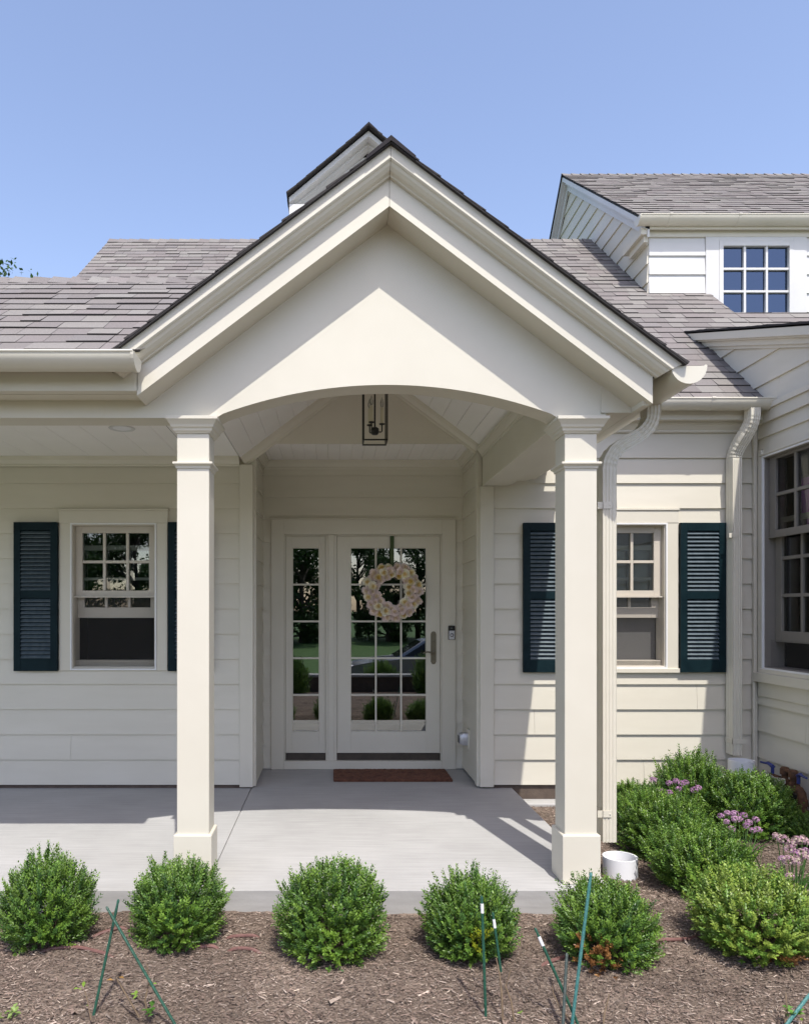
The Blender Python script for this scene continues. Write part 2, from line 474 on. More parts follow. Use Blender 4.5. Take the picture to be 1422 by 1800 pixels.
def siding(mb, fr, u0, u1, v0, v1, e, base, holes=()):
    """lap siding: boards whose bottom edges sit at base + k*e"""
    k0 = math.floor((v0 - base) / e + 1e-6)
    k = k0
    while base + k * e < v1 - 1e-6:
        a = base + k * e; b = a + e
        cuts = {max(a, v0), min(b, v1)}
        for h in holes:
            for q in (h[2], h[3]):
                if max(a, v0) < q < min(b, v1):
                    cuts.add(q)
        cuts = sorted(cuts)
        nn = lambda v: 0.022 - 0.0155 * (v - a) / e
        for s0, s1 in zip(cuts[:-1], cuts[1:]):
            iv = [(u0, u1)]
            mid = (s0 + s1) / 2
            for h in holes:
                if h[2] < mid < h[3]:
                    nx = []
                    for (p, q) in iv:
                        if h[1] <= p or h[0] >= q:
                            nx.append((p, q)); continue
                        if h[0] > p: nx.append((p, h[0]))
                        if h[1] < q: nx.append((h[1], q))
                    iv = nx
            top = s1 + (0.012 if abs(s1 - b) < 1e-6 else 0)
            jt = (math.sin(k * 12.9898 + u0 * 7.1) * 43758.5) % 3.66
            iv2 = []
            for p, q in iv:
                c_ = u0 + jt - 3.66
                while c_ < q:
                    if c_ > p + .25 and c_ < q - .25:
                        iv2.append((p, c_ - .0009)); p = c_ + .0009
                    c_ += 3.66
                iv2.append((p, q))
            for p, q in iv2:
                P = fr.p
                wv = 0.0008 * math.sin(k * 2.3 + p)
                mb.hexa([P(p, s0, nn(s0) + wv), P(q, s0, nn(s0) - wv), P(q, top, nn(top)), P(p, top, nn(top)),
                         P(p, s0, -0.012), P(q, s0, -0.012), P(q, top, -0.012), P(p, top, -0.012)])
        k += 1

E = 0.2018
YW, YD = 5.95, 6.66
# openings (u0,u1,v0,v1) in wall coordinates
LW = (-2.188, -1.323, 0.947, 2.245)     # left window incl. casing
RW = (1.889, 2.764, 0.93, 2.245)
# left front wall
g = MB(); siding(g, XZ(YW), -5.0, -0.745, 0.03, 2.62, E, 0.03, [(LW[0] + .03, LW[1] - .03, LW[2] + .03, LW[3] - .03)])
part('wall', g, M['siding'])
# right front wall
g = MB(); siding(g, XZ(YW), 1.29, 3.41, 0.03, 2.98, E, 0.03, [(RW[0] + .03, RW[1] - .03, RW[2] + .03, RW[3] - .03)])
part('wall', g, M['siding'])
# door wall
DC = (-0.553, 1.101, 0.0, 2.244)
g = MB(); siding(g, XZ(YD), -0.64, 1.18, 0.007, 2.783, 0.2034, 0.007, [(DC[0] + .03, DC[1] - .03, -1, DC[3] - .03)])
part('wall', g, M['siding'])
# recess side walls
g = MB(); siding(g, FACE_R(-0.64), 5.955, 6.65, 0.03, 2.783, E, 0.03); part('wall', g, M['siding'])
g = MB(); siding(g, FACE_L(1.18), -6.65, -5.955, 0.03, 2.783, E, 0.03); part('wall', g, M['siding'])
# wing wall (faces -x, runs towards the viewer), top cut by the wing roof
WX = 3.41
WRS = 0.34
wing_z = lambda y: 3.43 + WRS * (y - 5.125)
WW = (-5.835, -4.60, 0.94, 2.66)         # u=-y
g = MB(); siding(g, FACE_L(WX), -7.3, -1.5, -0.0, 4.4, 0.211, 0.03 + 0.02, [(WW[0] + .02, WW[1] - .02, WW[2] + .02, WW[3] - .02)])
part('wall', g, M['siding'], clips=[((0, 5.125, 3.43 - 0.12), (0, WRS, -1))])
g = MB(); siding(g, XZ(1.5), WX, 8.0, 0.0, 2.2, 0.211, 0.05); part('wall', g, M['siding'])

# foundation strips
g = MB()
g.wbox(-5.0, -0.66, YW - 0.004, YW + 0.1, -0.02, 0.034)
g.wbox(1.30, 3.40, YW - 0.002, YW + 0.1, -0.35, 0.034)
g.wbox(WX - 0.002, WX + 0.1, 1.6, YW - 0.01, -0.35, 0.06)
part('foundation', g, M['found'])
g = MB(); g.wbox(1.445, 3.36, YW - 0.16, YW - 0.006, -0.35, -0.085); part('footing', g, M['concrete'], bevel=0.01)

# corner boards
g = MB(); g.wbox(-0.747, -0.6385, YW - 0.030, YW - 0.0005, 0.012, 2.60); g.wbox(-0.6600, -0.6175, YW - 0.0004, YW + 0.09, 0.012, 2.7719)
part('corner_board', g, M['trim'], bevel=0.003)
g = MB(); g.wbox(1.1785, 1.290, YW - 0.030, YW - 0.0005, 0.012, 2.425); g.wbox(1.158, 1.200, YW - 0.0004, YW + 0.09, 0.012, 2.7719)
part('corner_board', g, M['trim'], bevel=0.003)
g = MB(); g.wbox(3.359, 3.388, YW - 0.05, YW - 0.0225, -0.02, 3.0)
part('corner_board', g, M['trim'], bevel=0.002)

# ---------------------------------------------------------------- windows
def window(fr, r, head, side, sill, mstile, cols, ru, pane_w, pane_h, mun, meet, low_bottom, low_rows, shade=False, screen=False, label=None, mat_sash=None, mat_frame=None, nsh=0.0, screen_to=None, glass='glass'):
    """r=(u0,u1,v0,v1) outside of casing; meet = z of the meeting rail's bottom; low_bottom = z of raised lower sash"""
    S = mat_sash or M['sash']
    u0, u1, v0, v1 = r
    a0, a1, b0, b1 = u0 + side, u1 - side, v0 + sill, v1 - head
    g = MB()
    g.box(fr, u0, a0, v0, b1, -0.005, 0.033); g.box(fr, a1, u1, v0, b1, -0.005, 0.033)
    g.box(fr, u0 - 0.004, u1 + 0.004, b1, v1 - 0.014, -0.005, 0.036)
    g.box(fr, u0 - 0.008, u1 + 0.008, v1 - 0.014, v1, -0.005, 0.044)
    if sill > 0.01:
        g.box(fr, u0 - 0.012, u1 + 0.012, v0, b0, -0.005, 0.045)
    W = part('window', g, M['trim'], bevel=0.003, label=label)
    # frame: storm track + jambs
    g = MB(); t = 0.012
    gs = MB()
    for g, n0, n1, tt in ((gs, 0.024, 0.040, t), (g, -0.13, 0.0238, 0.020)):
        g.box(fr, a0, a0 + tt, b0, b1, n0, n1); g.box(fr, a1 - tt, a1, b0, b1, n0, n1)
        g.box(fr, a0 + tt, a1 - tt, b1 - tt, b1, n0, n1); g.box(fr, a0 + tt, a1 - tt, b0, b0 + tt, n0, n1)
    g.box(fr, a0 + t, a1 - t, meet - 0.012, meet, -0.028, -0.002)
    part('window_frame', g, S, W, bevel=0.0015)
    part('storm_track', gs, M['alu'], W)
    c = (a0 + a1) / 2
    def sash(nm, vb, rows, n0, n1, brail, trail, flip=False):
        n0 += nsh; n1 += nsh
        tw = cols * pane_w + (cols - 1) * mun + 2 * mstile
        x0, x1 = c - tw / 2, c + tw / 2
        ht = brail + rows * pane_h + (rows - 1) * mun + trail
        g = MB()
        g.box(fr, max(a0 + 0.0205, x0 - 0.02), x0 + mstile, vb, vb + ht, n0, n1); g.box(fr, x1 - mstile, min(a1 - 0.0205, x1 + 0.02), vb, vb + ht, n0, n1)
        g.box(fr, x0 + mstile, x1 - mstile, vb, vb + brail, n0, n1); g.box(fr, x0 + mstile, x1 - mstile, vb + ht - trail, vb + ht, n0, n1)
        for i in range(1, cols):
            q = x0 + mstile + i * pane_w + (i - 1) * mun
            g.box(fr, q, q + mun, vb + brail, vb + ht - trail, n0 + 0.006, n1 - 0.004)
        for j in range(1, rows):
            q = vb + brail + j * pane_h + (j - 1) * mun
            for i in range(cols):
                uu = x0 + mstile + i * (pane_w + mun)
                g.box(fr, uu, uu + pane_w, q, q + mun, n0 + 0.006, n1 - 0.004)
        part(nm, g, S, W, bevel=0.002)
        g = MB(); P = fr.p; nm_ = (n0 + n1) / 2
        g.add([P(x0 + mstile * .5, vb + brail * .5, nm_), P(x1 - mstile * .5, vb + brail * .5, nm_), P(x1 - mstile * .5, vb + ht - trail * .5, nm_), P(x0 + mstile * .5, vb + ht - trail * .5, nm_)], [(0, 1, 2, 3)])
        part('pane', g, M[glass], W, fix=False)
    sash('sash', meet, ru, -0.070, -0.030, 0.045, b1 - meet - 0.045 - ru * pane_h - (ru - 1) * mun)
    if low_rows:
        sash('sash', low_bottom, low_rows, -0.118, -0.078, 0.085, 0.04)
    if screen_to:
        g = MB(); P = fr.p
        g.add([P(a0 + .014, b0 + .014, -.022), P(a1 - .014, b0 + .014, -.022), P(a1 - .014, screen_to, -.022), P(a0 + .014, screen_to, -.022)], [(0, 1, 2, 3)])
        part('insect_screen', g, M['screen'], W, fix=False)
    # room behind
    g = MB(); P = fr.p
    a, b, cc, d, n0, n1 = a0 - 0.6, a1 + 0.6, b0 - 0.8, b1 + 0.25, -0.16, -2.2
    g.add([P(a, cc, n1), P(b, cc, n1), P(b, d, n1), P(a, d, n1), P(a, cc, n0), P(b, cc, n0), P(b, d, n0), P(a, d, n0)],
          [(0, 1, 2, 3), (0, 4, 5, 1), (1, 5, 6, 2), (2, 6, 7, 3), (3, 7, 4, 0)])
    for (q0, q1, s0, s1) in ((a, a0, cc, d), (a1, b, cc, d), (a0, a1, cc, b0), (a0, a1, b1, d)):
        g.add([P(q0, s0, n0), P(q1, s0, n0), P(q1, s1, n0), P(q0, s1, n0)], [(0, 1, 2, 3)])
    part('room_wall', g, M['room'], W, fix=False)
    if shade:
        g = MB(); g.box(fr, a0 + 0.022, a1 - 0.022, b0 + 0.022, b1 - 0.022, -0.150, -0.145); part('roller_shade', g, M['shade'], W)
    return W, (a0, a1, b0, b1)

fL = XZ(YW)
kw = dict(head=0.115, side=0.088, sill=0.004, mstile=0.052, cols=3, ru=2, pane_w=0.165, pane_h=0.222, mun=0.022, meet=1.545, low_bottom=1.369, low_rows=2, screen_to=1.545)
W1, a = window(fL, LW, label='window under the left porch roof with its lower sash raised', **kw)
g = MB(); g.box(fL, a[0] + .02, a[1] - .02, a[2] + .02, a[2] + .075, -0.12, -0.022); part('window_sill', g, M['sash'], W1, bevel=.003)
W2, a = window(fL, RW, label='sunlit window behind the right porch column with grey shade inside', shade=True, **{**kw, 'sill': 0.035})
g = MB(); g.box(fL, a[0] + .02, a[1] - .02, a[2] + .02, a[2] + .06, -0.12, -0.022); part('window_sill', g, M['sash'], W2, bevel=.003)
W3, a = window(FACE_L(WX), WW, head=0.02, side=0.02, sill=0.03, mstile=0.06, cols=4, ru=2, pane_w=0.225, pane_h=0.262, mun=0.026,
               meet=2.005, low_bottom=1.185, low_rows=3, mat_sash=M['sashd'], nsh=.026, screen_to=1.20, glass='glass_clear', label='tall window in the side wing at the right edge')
fw = FACE_L(WX)
g = MB(); g.box(fw, WW[0] - .06, WW[1] + .06, WW[2] - .075, WW[2] - .0005, -0.002, 0.060); g.box(fw, WW[0] - .05, WW[1] + .05, WW[2] - .19, WW[2] - .0755, -0.002, 0.030)
g.box(fw, WW[0] - .045, WW[0] - .0005, WW[2], WW[3] + .04, -0.002, 0.033)
part('window_sill', g, M['trim'], W3, bevel=.004)
g = MB()
P = fw.p
for i in range(9):
    u = -5.76 + i * 0.055
    g.add([P(u, 2.06, -0.24 - 0.02 * (i % 2)), P(u + .055, 2.06, -0.24 - 0.02 * ((i + 1) % 2)), P(u + .07, 2.46, -0.24 - 0.02 * ((i + 1) % 2)), P(u + .0, 2.46, -0.24 - 0.02 * (i % 2))], [(0, 1, 2, 3)])
part('curtain', g, M['purple'], W3, fix=False)

# ---------------------------------------------------------------- shutters
def shutter(x0, x1, z0, z1, label):
    g = MB(); st, n0, n1 = 0.055, 0.0225, 0.058
    zm = z0 + (z1 - z0) * 0.515
    fr = XZ(YW)
    g.box(fr, x0, x0 + st, z0, z1, n0, n1); g.box(fr, x1 - st, x1, z0, z1, n0, n1)
    for a, b in ((z0, z0 + 0.10), (zm - .03, zm + .03), (z1 - 0.065, z1)):
        g.box(fr, x0 + st, x1 - st, a, b, n0, n1 - .001)
    g.box(fr, x0 + st, x1 - st, z0 + .1, z1 - .065, n0, n0 + .004)
    S = part('shutter', g, M['shutter'], label=label, bevel=.002)
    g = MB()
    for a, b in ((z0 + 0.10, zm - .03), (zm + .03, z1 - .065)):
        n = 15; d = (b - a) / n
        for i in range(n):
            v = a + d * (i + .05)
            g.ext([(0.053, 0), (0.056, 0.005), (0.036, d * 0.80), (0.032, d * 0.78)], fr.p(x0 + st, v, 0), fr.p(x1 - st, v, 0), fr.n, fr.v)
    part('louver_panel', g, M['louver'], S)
SZ0, SZ1 = 0.945, 2.135
shutter(-2.545, -2.197, SZ0, SZ1, 'dark shutter left of the left window')
shutter(-1.314, -0.966, SZ0, SZ1, 'dark shutter half hidden by the left porch column')
shutter(1.520, 1.880, SZ0 - .01, SZ1 - .005, 'dark shutter left of the right porch column')
shutter(2.772, 3.135, SZ0 - .01, SZ1 - .005, 'dark teal shutter right of the sunlit window')

# ---------------------------------------------------------------- front door
fD = XZ(YD)
dx = lambda px: (px - 585) * YD / 1300
dz = lambda py: H + (1072 - py) * YD / 1300
g = MB()
g.box(fD, DC[0], dx(500), 0.002, DC[3], -0.005, 0.034); g.box(fD, dx(776), DC[1], 0.002, DC[3], -0.005, 0.034)
g.box(fD, dx(500), dx(776), dz(940), DC[3], -0.005, 0.0335)
g.box(fD, DC[0] - .006, DC[1] + .006, DC[3], DC[3] + .012, -0.005, 0.042)
g.box(fD, dx(500), dx(776), 0.002, dz(1337), -0.05, 0.035)
g.box(fD, dx(572.5), dx(592), dz(1337), dz(940), -0.06, 0.012)
g.box(fD, dx(577), dx(587.5), dz(1337), dz(940), 0.0125, 0.022)
for q in (500, 774):
    g.box(fD, dx(q), dx(q + 2), dz(1337), dz(940), -0.06, 0.012)
g.box(fD, dx(502), dx(774), dz(942), dz(940), -0.06, 0.012)
part('door_frame', g, M['trim'], bevel=.003)
g = MB(); g.box(fD, dx(502), dx(572.5), dz(1337), dz(1325), -0.08, -0.006); g.box(fD, dx(592), dx(774), dz(1337), dz(1325), -0.08, -0.006)
part('threshold', g, M['thresh'])
def glazed(name, lx0, lx1, gx0, gx1, cols, label):
    n0, n1 = -0.055, -0.010
    X0, X1, Z0, Z1 = dx(lx0), dx(lx1), dz(1324.5), dz(942.3)
    G0, G1, B0, B1 = dx(gx0), dx(gx1), dz(1287.6), dz(962.5)
    g = MB()
    g.box(fD, X0, G0, Z0, Z1, n0, n1); g.box(fD, G1, X1, Z0, Z1, n0, n1)
    g.box(fD, G0, G1, Z0, B0, n0, n1); g.box(fD, G0, G1, B1, Z1, n0, n1)
    t = 0.016
    for j in range(1, 5):
        v = B0 + (B1 - B0) * j / 5
        g.box(fD, G0, G1, v - t / 2, v + t / 2, n0 + .01, n1 - .006)
    for i in range(1, cols):
        u = G0 + (G1 - G0) * i / cols
        for j in range(5):
            va = B0 + (B1 - B0) * j / 5 + (t / 2 if j else 0); vb = B0 + (B1 - B0) * (j + 1) / 5 - (t / 2 if j < 4 else 0)
            g.box(fD, u - t / 2, u + t / 2, va, vb, n0 + .01, n1 - .006)
    b = 0.006                                  # glazing bead
    for q in ((G0, G0 + b, B0, B1), (G1 - b, G1, B0, B1), (G0 + b, G1 - b, B0, B0 + b), (G0 + b, G1 - b, B1 - b, B1)):
        g.box(fD, *q, n0 + .012, n1 - .004)
    D = part(name, g, M['trim'], label=label, bevel=.002)
    g = MB(); P = fD.p; nm = -0.034
    g.add([P(G0, B0, nm), P(G1, B0, nm), P(G1, B1, nm), P(G0, B1, nm)], [(0, 1, 2, 3)])
    part('pane', g, M['glass_door'], D, fix=False)
    return D
glazed('sidelight', 502.2, 572.3, 513.8, 561.3, 1, None)
DOOR = glazed('door', 592.2, 773.6, 616.3, 750, 3, None)
g = MB()
zc0, zc1, xc = dz(1168), dz(1110), dx(762)
prof = []
for k in range(9):
    a = math.pi * k / 8
    prof.append((xc + 0.020 * math.cos(a), zc1 - 0.016 + 0.016 * math.sin(a)))
pl = [(xc + 0.0245, zc1 - 0.022)] + prof + [(xc - 0.0245, zc1 - 0.022), (xc - 0.0245, zc0 + 0.022)] + [(2 * xc - x, zc0 + zc1 - z) for x, z in prof] + [(xc + 0.0245, zc0 + 0.022)]
g.ext([(x, z) for x, z in pl], fD.p(0, 0, -0.0105), fD.p(0, 0, 0.0), (1, 0, 0), (0, 0, 1))
g.box(fD, xc - .013, xc + .012, dz(1136), dz(1126), 0.0002, 0.006)
zl = dz(1147.5)
g.lathe([(0.013, 0), (0.013, 0.02), (0.009, 0.022), (0.009, 0.05)], fD.p(xc, zl, 0.0), 12, axis=fD.n)
g.tube([fD.p(xc, zl, 0.045), fD.p(xc - .03, zl + .004, 0.05), fD.p(xc - .06, zl + .010, 0.05), fD.p(xc - .085, zl + .004, 0.048), fD.p(xc - .10, zl - .004, 0.046)], [0.008, 0.0075, 0.007, 0.006, 0.005], 8)
part('door_handle', g, M['bronze'], DOOR, smooth=True)
# dark hall behind the door
g = MB()
P = fD.p
a, b, cc, d, n0, n1 = -0.7, 1.25, -0.05, 2.3, -0.07, -3.0
g.add([P(a, cc, n1), P(b, cc, n1), P(b, d, n1), P(a, d, n1), P(a, cc, n0), P(b, cc, n0), P(b, d, n0), P(a, d, n0)],
      [(0, 1, 2, 3), (0, 4, 5, 1), (1, 5, 6, 2), (2, 6, 7, 3), (3, 7, 4, 0)])
part('room_wall', g, M['room'], fix=False)

# ---------------------------------------------------------------- porch columns
def column(cx, label):
    yf, ws = 3.870, 0.1685
    cy = yf + ws / 2
    def ring(h, z):
        return [Vector((cx - h, cy - h, z)), Vector((cx + h, cy - h, z)), Vector((cx + h, cy + h, z)), Vector((cx - h, cy + h, z))]
    h = ws / 2
    root = bpy.data.objects.new('column', None); COL.objects.link(root); root.parent = HOUSE; root['label'] = label
    g = MB(); g.rings([ring(h, 0.17), ring(h, 2.36)]); part('column_shaft', g, M['trim'], root, bevel=.004)
    g = MB(); g.rings([ring(h + .015, 0.001), ring(h + .015, 0.253), ring(h + .011, 0.258), ring(h + .0005, 0.258)]); part('column_base', g, M['trim'], root, bevel=.003)
    zc = 2.205
    g = MB(); g.rings([ring(h + .0005, zc - .030), ring(h + .005, zc - .030), ring(h + .007, zc - .018), ring(h + .017, zc - .010), ring(h + .020, zc - .008), ring(h + .020, zc + .001), ring(h + .018, zc + .003), ring(h + .0005, zc + .003)])
    part('column_collar', g, M['trim'], root, bevel=.0015)
    z1 = 2.440
    g = MB(); g.rings([ring(h + .0005, z1 - .082), ring(h + .006, z1 - .082), ring(h + .010, z1 - .074), ring(h + .016, z1 - .070), ring(h + .018, z1 - .060), ring(h + .020, z1 - .056), ring(h + .026, z1 - .052), ring(h + .030, z1 - .040), ring(h + .040, z1 - .026), ring(h + .046, z1 - .018), ring(h + .050, z1 - .016), ring(h + .050, z1), ring(h - .02, z1)])
    part('column_capital', g, M['trim'], root, bevel=.001)
XCL, XCR = -0.7316, 1.2977
column(XCL, 'square porch column on the left')
column(XCR, 'square porch column on the right beside the downspout')
XA = 0.283                                   # axis of the porch gable

# ---------------------------------------------------------------- porch gable front with arch
ZR0, MS = 3.725, 0.752                       # shingle top at the ridge, slope
zr = lambda x: ZR0 - MS * abs(x - XA)
YF, YB = 3.872, 4.035
g = MB()
ZB = 2.4405
hs, zs, ra = 0.895, 2.449, 0.165             # half span, springing height, rise
Rr = (hs * hs + ra * ra) / (2 * ra)
def arch_z(x):
    d = abs(x - XA)
    return ZB if d >= hs else max(ZB, zs + ra - Rr + math.sqrt(max(0, Rr * Rr - d * d)))
XL, XRr = -1.2, 1.402
xs = sorted(set([XL, XRr, XA - hs, XA + hs, XA] + [XA - hs + 2 * hs * i / 48 for i in range(49)] + [-1.0, -0.8, 1.3]))
tops = [min(zr(x) - 0.235, 3.6) for x in xs]
bots = [arch_z(x) for x in xs]
vs = []
for x, tz, bz in zip(xs, tops, bots):
    tz = max(tz, 2.5415)
    vs += [(x, YF, bz), (x, YF, tz), (x, YB, bz), (x, YB, tz)]
fs = []
for i in range(len(xs) - 1):
    a, b = 4 * i, 4 * (i + 1)
    fs += [(a, b, b + 1, a + 1), (a + 2, a + 3, b + 3, b + 2), (a, a + 2, b + 2, b), (a + 1, b + 1, b + 3, a + 3)]
fs += [(0, 1, 3, 2), (len(vs) - 4, len(vs) - 2, len(vs) - 1, len(vs) - 3)]
g.add(vs, fs)
part('gable_wall', g, M['trim'])
# left beam (continues the gable face) and its frieze
g = MB(); g.wbox(-5.0, -1.2, YF, YB, ZB, 2.56); part('porch_beam', g, M['trim'], bevel=.002)
# right beam going back to the wall
g = MB(); g.wbox(1.198, 1.402, YB, YW - 0.025, 2.428, 2.80); part('porch_beam', g, M['trim'], bevel=.002)

# rake trim: profile in (y, vertical offset from shingle top)
def rake(mb, prof, x0, x1, dropfix=0.0):
    for st in ([x0, XA - .0009], [XA + .0009, x1]):
        mb.rings([[(x, y, zr(x) + v) for y, v in prof] for x in st])
YT, YR = 3.61, 3.69
g = MB(); rake(g, [(YR, -0.085), (YR, -0.273), (YR + 0.035, -0.273), (YR + 0.035, -0.085)], -0.977, 1.596)
part('rake_board', g, M['trim'])
g = MB()
rake(g, [(YT, -0.012), (YT, -0.078), (YT + .006, -0.086), (YT + .012, -0.088), (YT + .020, -0.104), (YT + .036, -0.120), (YT + .056, -0.128), (YT + .060, -0.136), (YR - .0005, -0.138), (YR - .0005, -0.012)], -1.095, 1.716)
part('rake_moulding', g, M['trim'], clips=[((1.596, 0, 2.583), (-0.060, 0, 0.128)), ((-1.030, 0, 2.583), (0.060, 0, 0.128))])
g = MB(); rake(g, [(YR + .002, -0.2585), (YR + .036, -0.2735), (YF - .0005, -0.2735), (YF - .0005, -0.2585)], -0.977, 1.596)
part('rake_soffit', g, M['trim'])
# right eave: fascia, soffit, moulding running back to the wall
ZE = zr(1.596) - 0.273
g = MB(); g.wbox(1.561, 1.596, YR + 0.0355, 5.84, ZE, ZE + 0.19); part('fascia', g, M['trim'], bevel=.002)
g = MB(); g.wbox(1.4025, 1.5605, YF + .003, 5.93, ZE + 0.001, ZE + 0.016); g.wbox(1.4025, 1.43, YF + .004, 5.92, ZE - .03, ZE + .0005)
part('soffit', g, M['trim'])
# gable-end closing return beside the right beam
g = MB(); g.wbox(1.4025, 1.560, YF - .006, YF + .0025, ZE + .002, zr(1.57) - .27 + .2); part('soffit_return', g, M['trim'])
# left porch eave: fascia + soffit + moulding
ZEL = 2.528
g = MB(); g.wbox(-5.0, -0.972, YR, YR + .035, ZEL, 2.71); part('fascia', g, M['trim'], bevel=.002)
g = MB(); g.wbox(-5.0, -0.977, YR + .0355, YR + .06, ZEL + .002, ZEL + .016); g.wbox(-5.0, -0.977, YR + .068, YF - .0005, ZEL + .002, ZEL + .016)
part('soffit', g, M['trim'])

# ---------------------------------------------------------------- porch ceilings
def planks(mb, fr, u0, u1, L0, L1, wd):
    """planks run along v; frame n points down to the viewer"""
    u = u0
    while u < u1 - 1e-4:
        e = min(u + wd, u1)
        c = 0.004
        mb.ext([(u + .0005, 0), (u + .0005, .012 - c), (u + c, .012), (e - c, .012), (e - .0005, .012 - c), (e - .0005, 0)], fr.p(0, L0, 0), fr.p(0, L1, 0), fr.u, fr.n)
        u = e
ZC = 2.672
g = MB(); planks(g, Fr((0, 0, ZC), (1, 0, 0), (0, 1, 0), (0, 0, -1)), -4.98, -0.75, YB + .001, YW - .001, 0.235)
part('porch_ceiling', g, M['ceil'])
th = math.atan(0.75); c, s = math.cos(th), math.sin(th)
LS = (XA + 0.746) / c
g = MB(); planks(g, Fr((-0.746, 0, ZC - .010), (c, 0, s), (0, 1, 0), (s, 0, -c)), 0, LS, YB + .001, YW - .001, 0.135)
g2f = Fr((1.312, 0, ZC - .010), (-c, 0, s), (0, 1, 0), (-s, 0, -c))
planks(g, g2f, 0, LS - .001, YB + .001, YW - .001, 0.135)
part('vaulted_ceiling', g, M['ceil'])
g = MB(); planks(g, Fr((0, 0, 2.785), (1, 0, 0), (0, 1, 0), (0, 0, -1)), -0.64, 1.18, YW + .0125, YD, 0.10)
part('entry_ceiling', g, M['ceil'])
# gable end wall inside the vault (header above the entry)
g = MB()
zin = lambda x: ZC + .75 * (1.029 - abs(x - XA)) - .01
xq = 1.029 - (2.772 - ZC + .01 - .02) / .75
P0 = [(XA - xq, 2.772), (XA + xq, 2.772), (XA, zin(XA) + .02)]
g.wbox(-0.76, -0.6605, YW + .0011, YW + .0119, 2.5, 2.78); g.wbox(1.2005, 1.46, YW + .0011, YW + .0119, 2.40, 2.80)
g.ext(P0, (0, YW + .001, 0), (0, YW + .012, 0), (1, 0, 0), (0, 0, 1))
part('header_wall', g, M['trim'])
# mouldings
CP = [(0, 0), (0, -0.075), (0.008, -0.075), (0.012, -0.064), (0.012, -0.056), (0.022, -0.046), (0.036, -0.028), (0.040, -0.018), (0.046, -0.018), (0.050, 0)]   # (out, down)
g = MB()
g.ext(CP, (-5.0, YW - .023, ZC - .0125), (-0.7475, YW - .023, ZC - .0125), (0, -1, 0), (0, 0, 1))
g.ext(CP, (-0.638, YD - .023, 2.772), (1.178, YD - .023, 2.772), (0, -1, 0), (0, 0, 1))
g.ext(CP, (-0.618, YW + .03, 2.772), (-0.618, YD - .024, 2.772), (1, 0, 0), (0, 0, 1))
g.ext(CP, (1.158, YW + .03, 2.772), (1.158, YD - .024, 2.772), (-1, 0, 0), (0, 0, 1))
nl = Vector((s, 0, -c))
zb = ZC - .010
g.ext(CP, Vector((-0.746, YW, zb)) + nl * .0125, Vector((XA, YW, zin(XA) - .0125)), (0, -1, 0), -nl)
nr = Vector((-s, 0, -c))
g.ext(CP, Vector((1.19, YW - .0005, zin(1.19) + .01)) + nr * .0125, Vector((XA, YW - .0005, zin(XA) - .0125)), (0, -1, 0), -nr)
g.ext([(x, y * 1.0) for x, y in CP], (1.1978, YB + .002, 2.772 - .04), (1.1978, YW - .03, 2.772 - .04), (-1, 0, 0), (0, 0, 1))
part('crown_moulding', g, M['trim'])
# flat frieze of the entry, under the crown
g = MB(); g.box(XZ(YD), -0.638, 1.178, 2.645, 2.70, 0.0, 0.0235); part('frieze_board', g, M['trim'])

# ---------------------------------------------------------------- roofs
SH = [(0.186, 0.170, 0.160), (0.198, 0.183, 0.172), (0.175, 0.158, 0.151), (0.208, 0.194, 0.180), (0.188, 0.168, 0.161), (0.212, 0.200, 0.186), (0.180, 0.166, 0.160)]
def shingles(mb, O, A, U, L, S, e, seed, lmin=0.09, lmax=0.26, wave=0.0):
    r = random.Random(seed)
    O, A, U = Vector(O), Vector(A).normalized(), Vector(U).normalized()
    N = A.cross(U)
    n = int(math.ceil(S / e))
    for j in range(n):
        s0 = j * e; s1 = min(s0 + e, S) + (0.02 if j < n - 1 else 0)
        a = -r.uniform(0, 0.2)
        while a < L:
            b = min(a + r.uniform(lmin, lmax), L)
            a_ = max(a, 0.0)
            if b - a_ > 0.004:
                t = r.choice((0.007, 0.008, 0.011, 0.013)) + r.uniform(-.001, .0012)
                cc = SH[r.randrange(len(SH))]; k = r.uniform(0.93, 1.06)
                w0 = s0 + r.uniform(-.0025, .0025); w1 = s0 + r.uniform(-.0025, .0025)
                if wave:
                    w0 += wave * math.sin(a_ * 3.1 + j * 1.7); w1 += wave * math.sin(b * 3.1 + j * 1.7)
                P = lambda q, ss, h: O + A * q + U * ss + N * h
                g0 = a_ + 0.0012; g1 = b - 0.0012
                mb.cur = (cc[0] * k, cc[1] * k, cc[2] * k, 1)
                mb.add([P(g0, w0, t), P(g1, w1, t), P(g1, s1, 0.002), P(g0, s1, 0.002)], [(0, 1, 2, 3)])
                mb.cur = (0.055, 0.050, 0.050, 1)
                mb.add([P(g0, w0, 0.0), P(g1, w1, 0.0), P(g1, w1, t), P(g0, w0, t)], [(0, 1, 2, 3)])
                mb.add([P(g0, w0, 0.0), P(g0, w0, t), P(g0, s1, 0.002), P(g0, s1, 0.0)], [(0, 1, 2, 3)])
                mb.add([P(g1, w1, 0.0), P(g1, s1, 0.0), P(g1, s1, 0.002), P(g1, w1, t)], [(0, 1, 2, 3)])
            a = b
    mb.cur = (0.045, 0.042, 0.042, 1)
    fr = Fr(O, A, U, N)
    mb.box(fr, 0.003, L - .003, 0.004, S - .004, -0.007, -0.0008, 0)
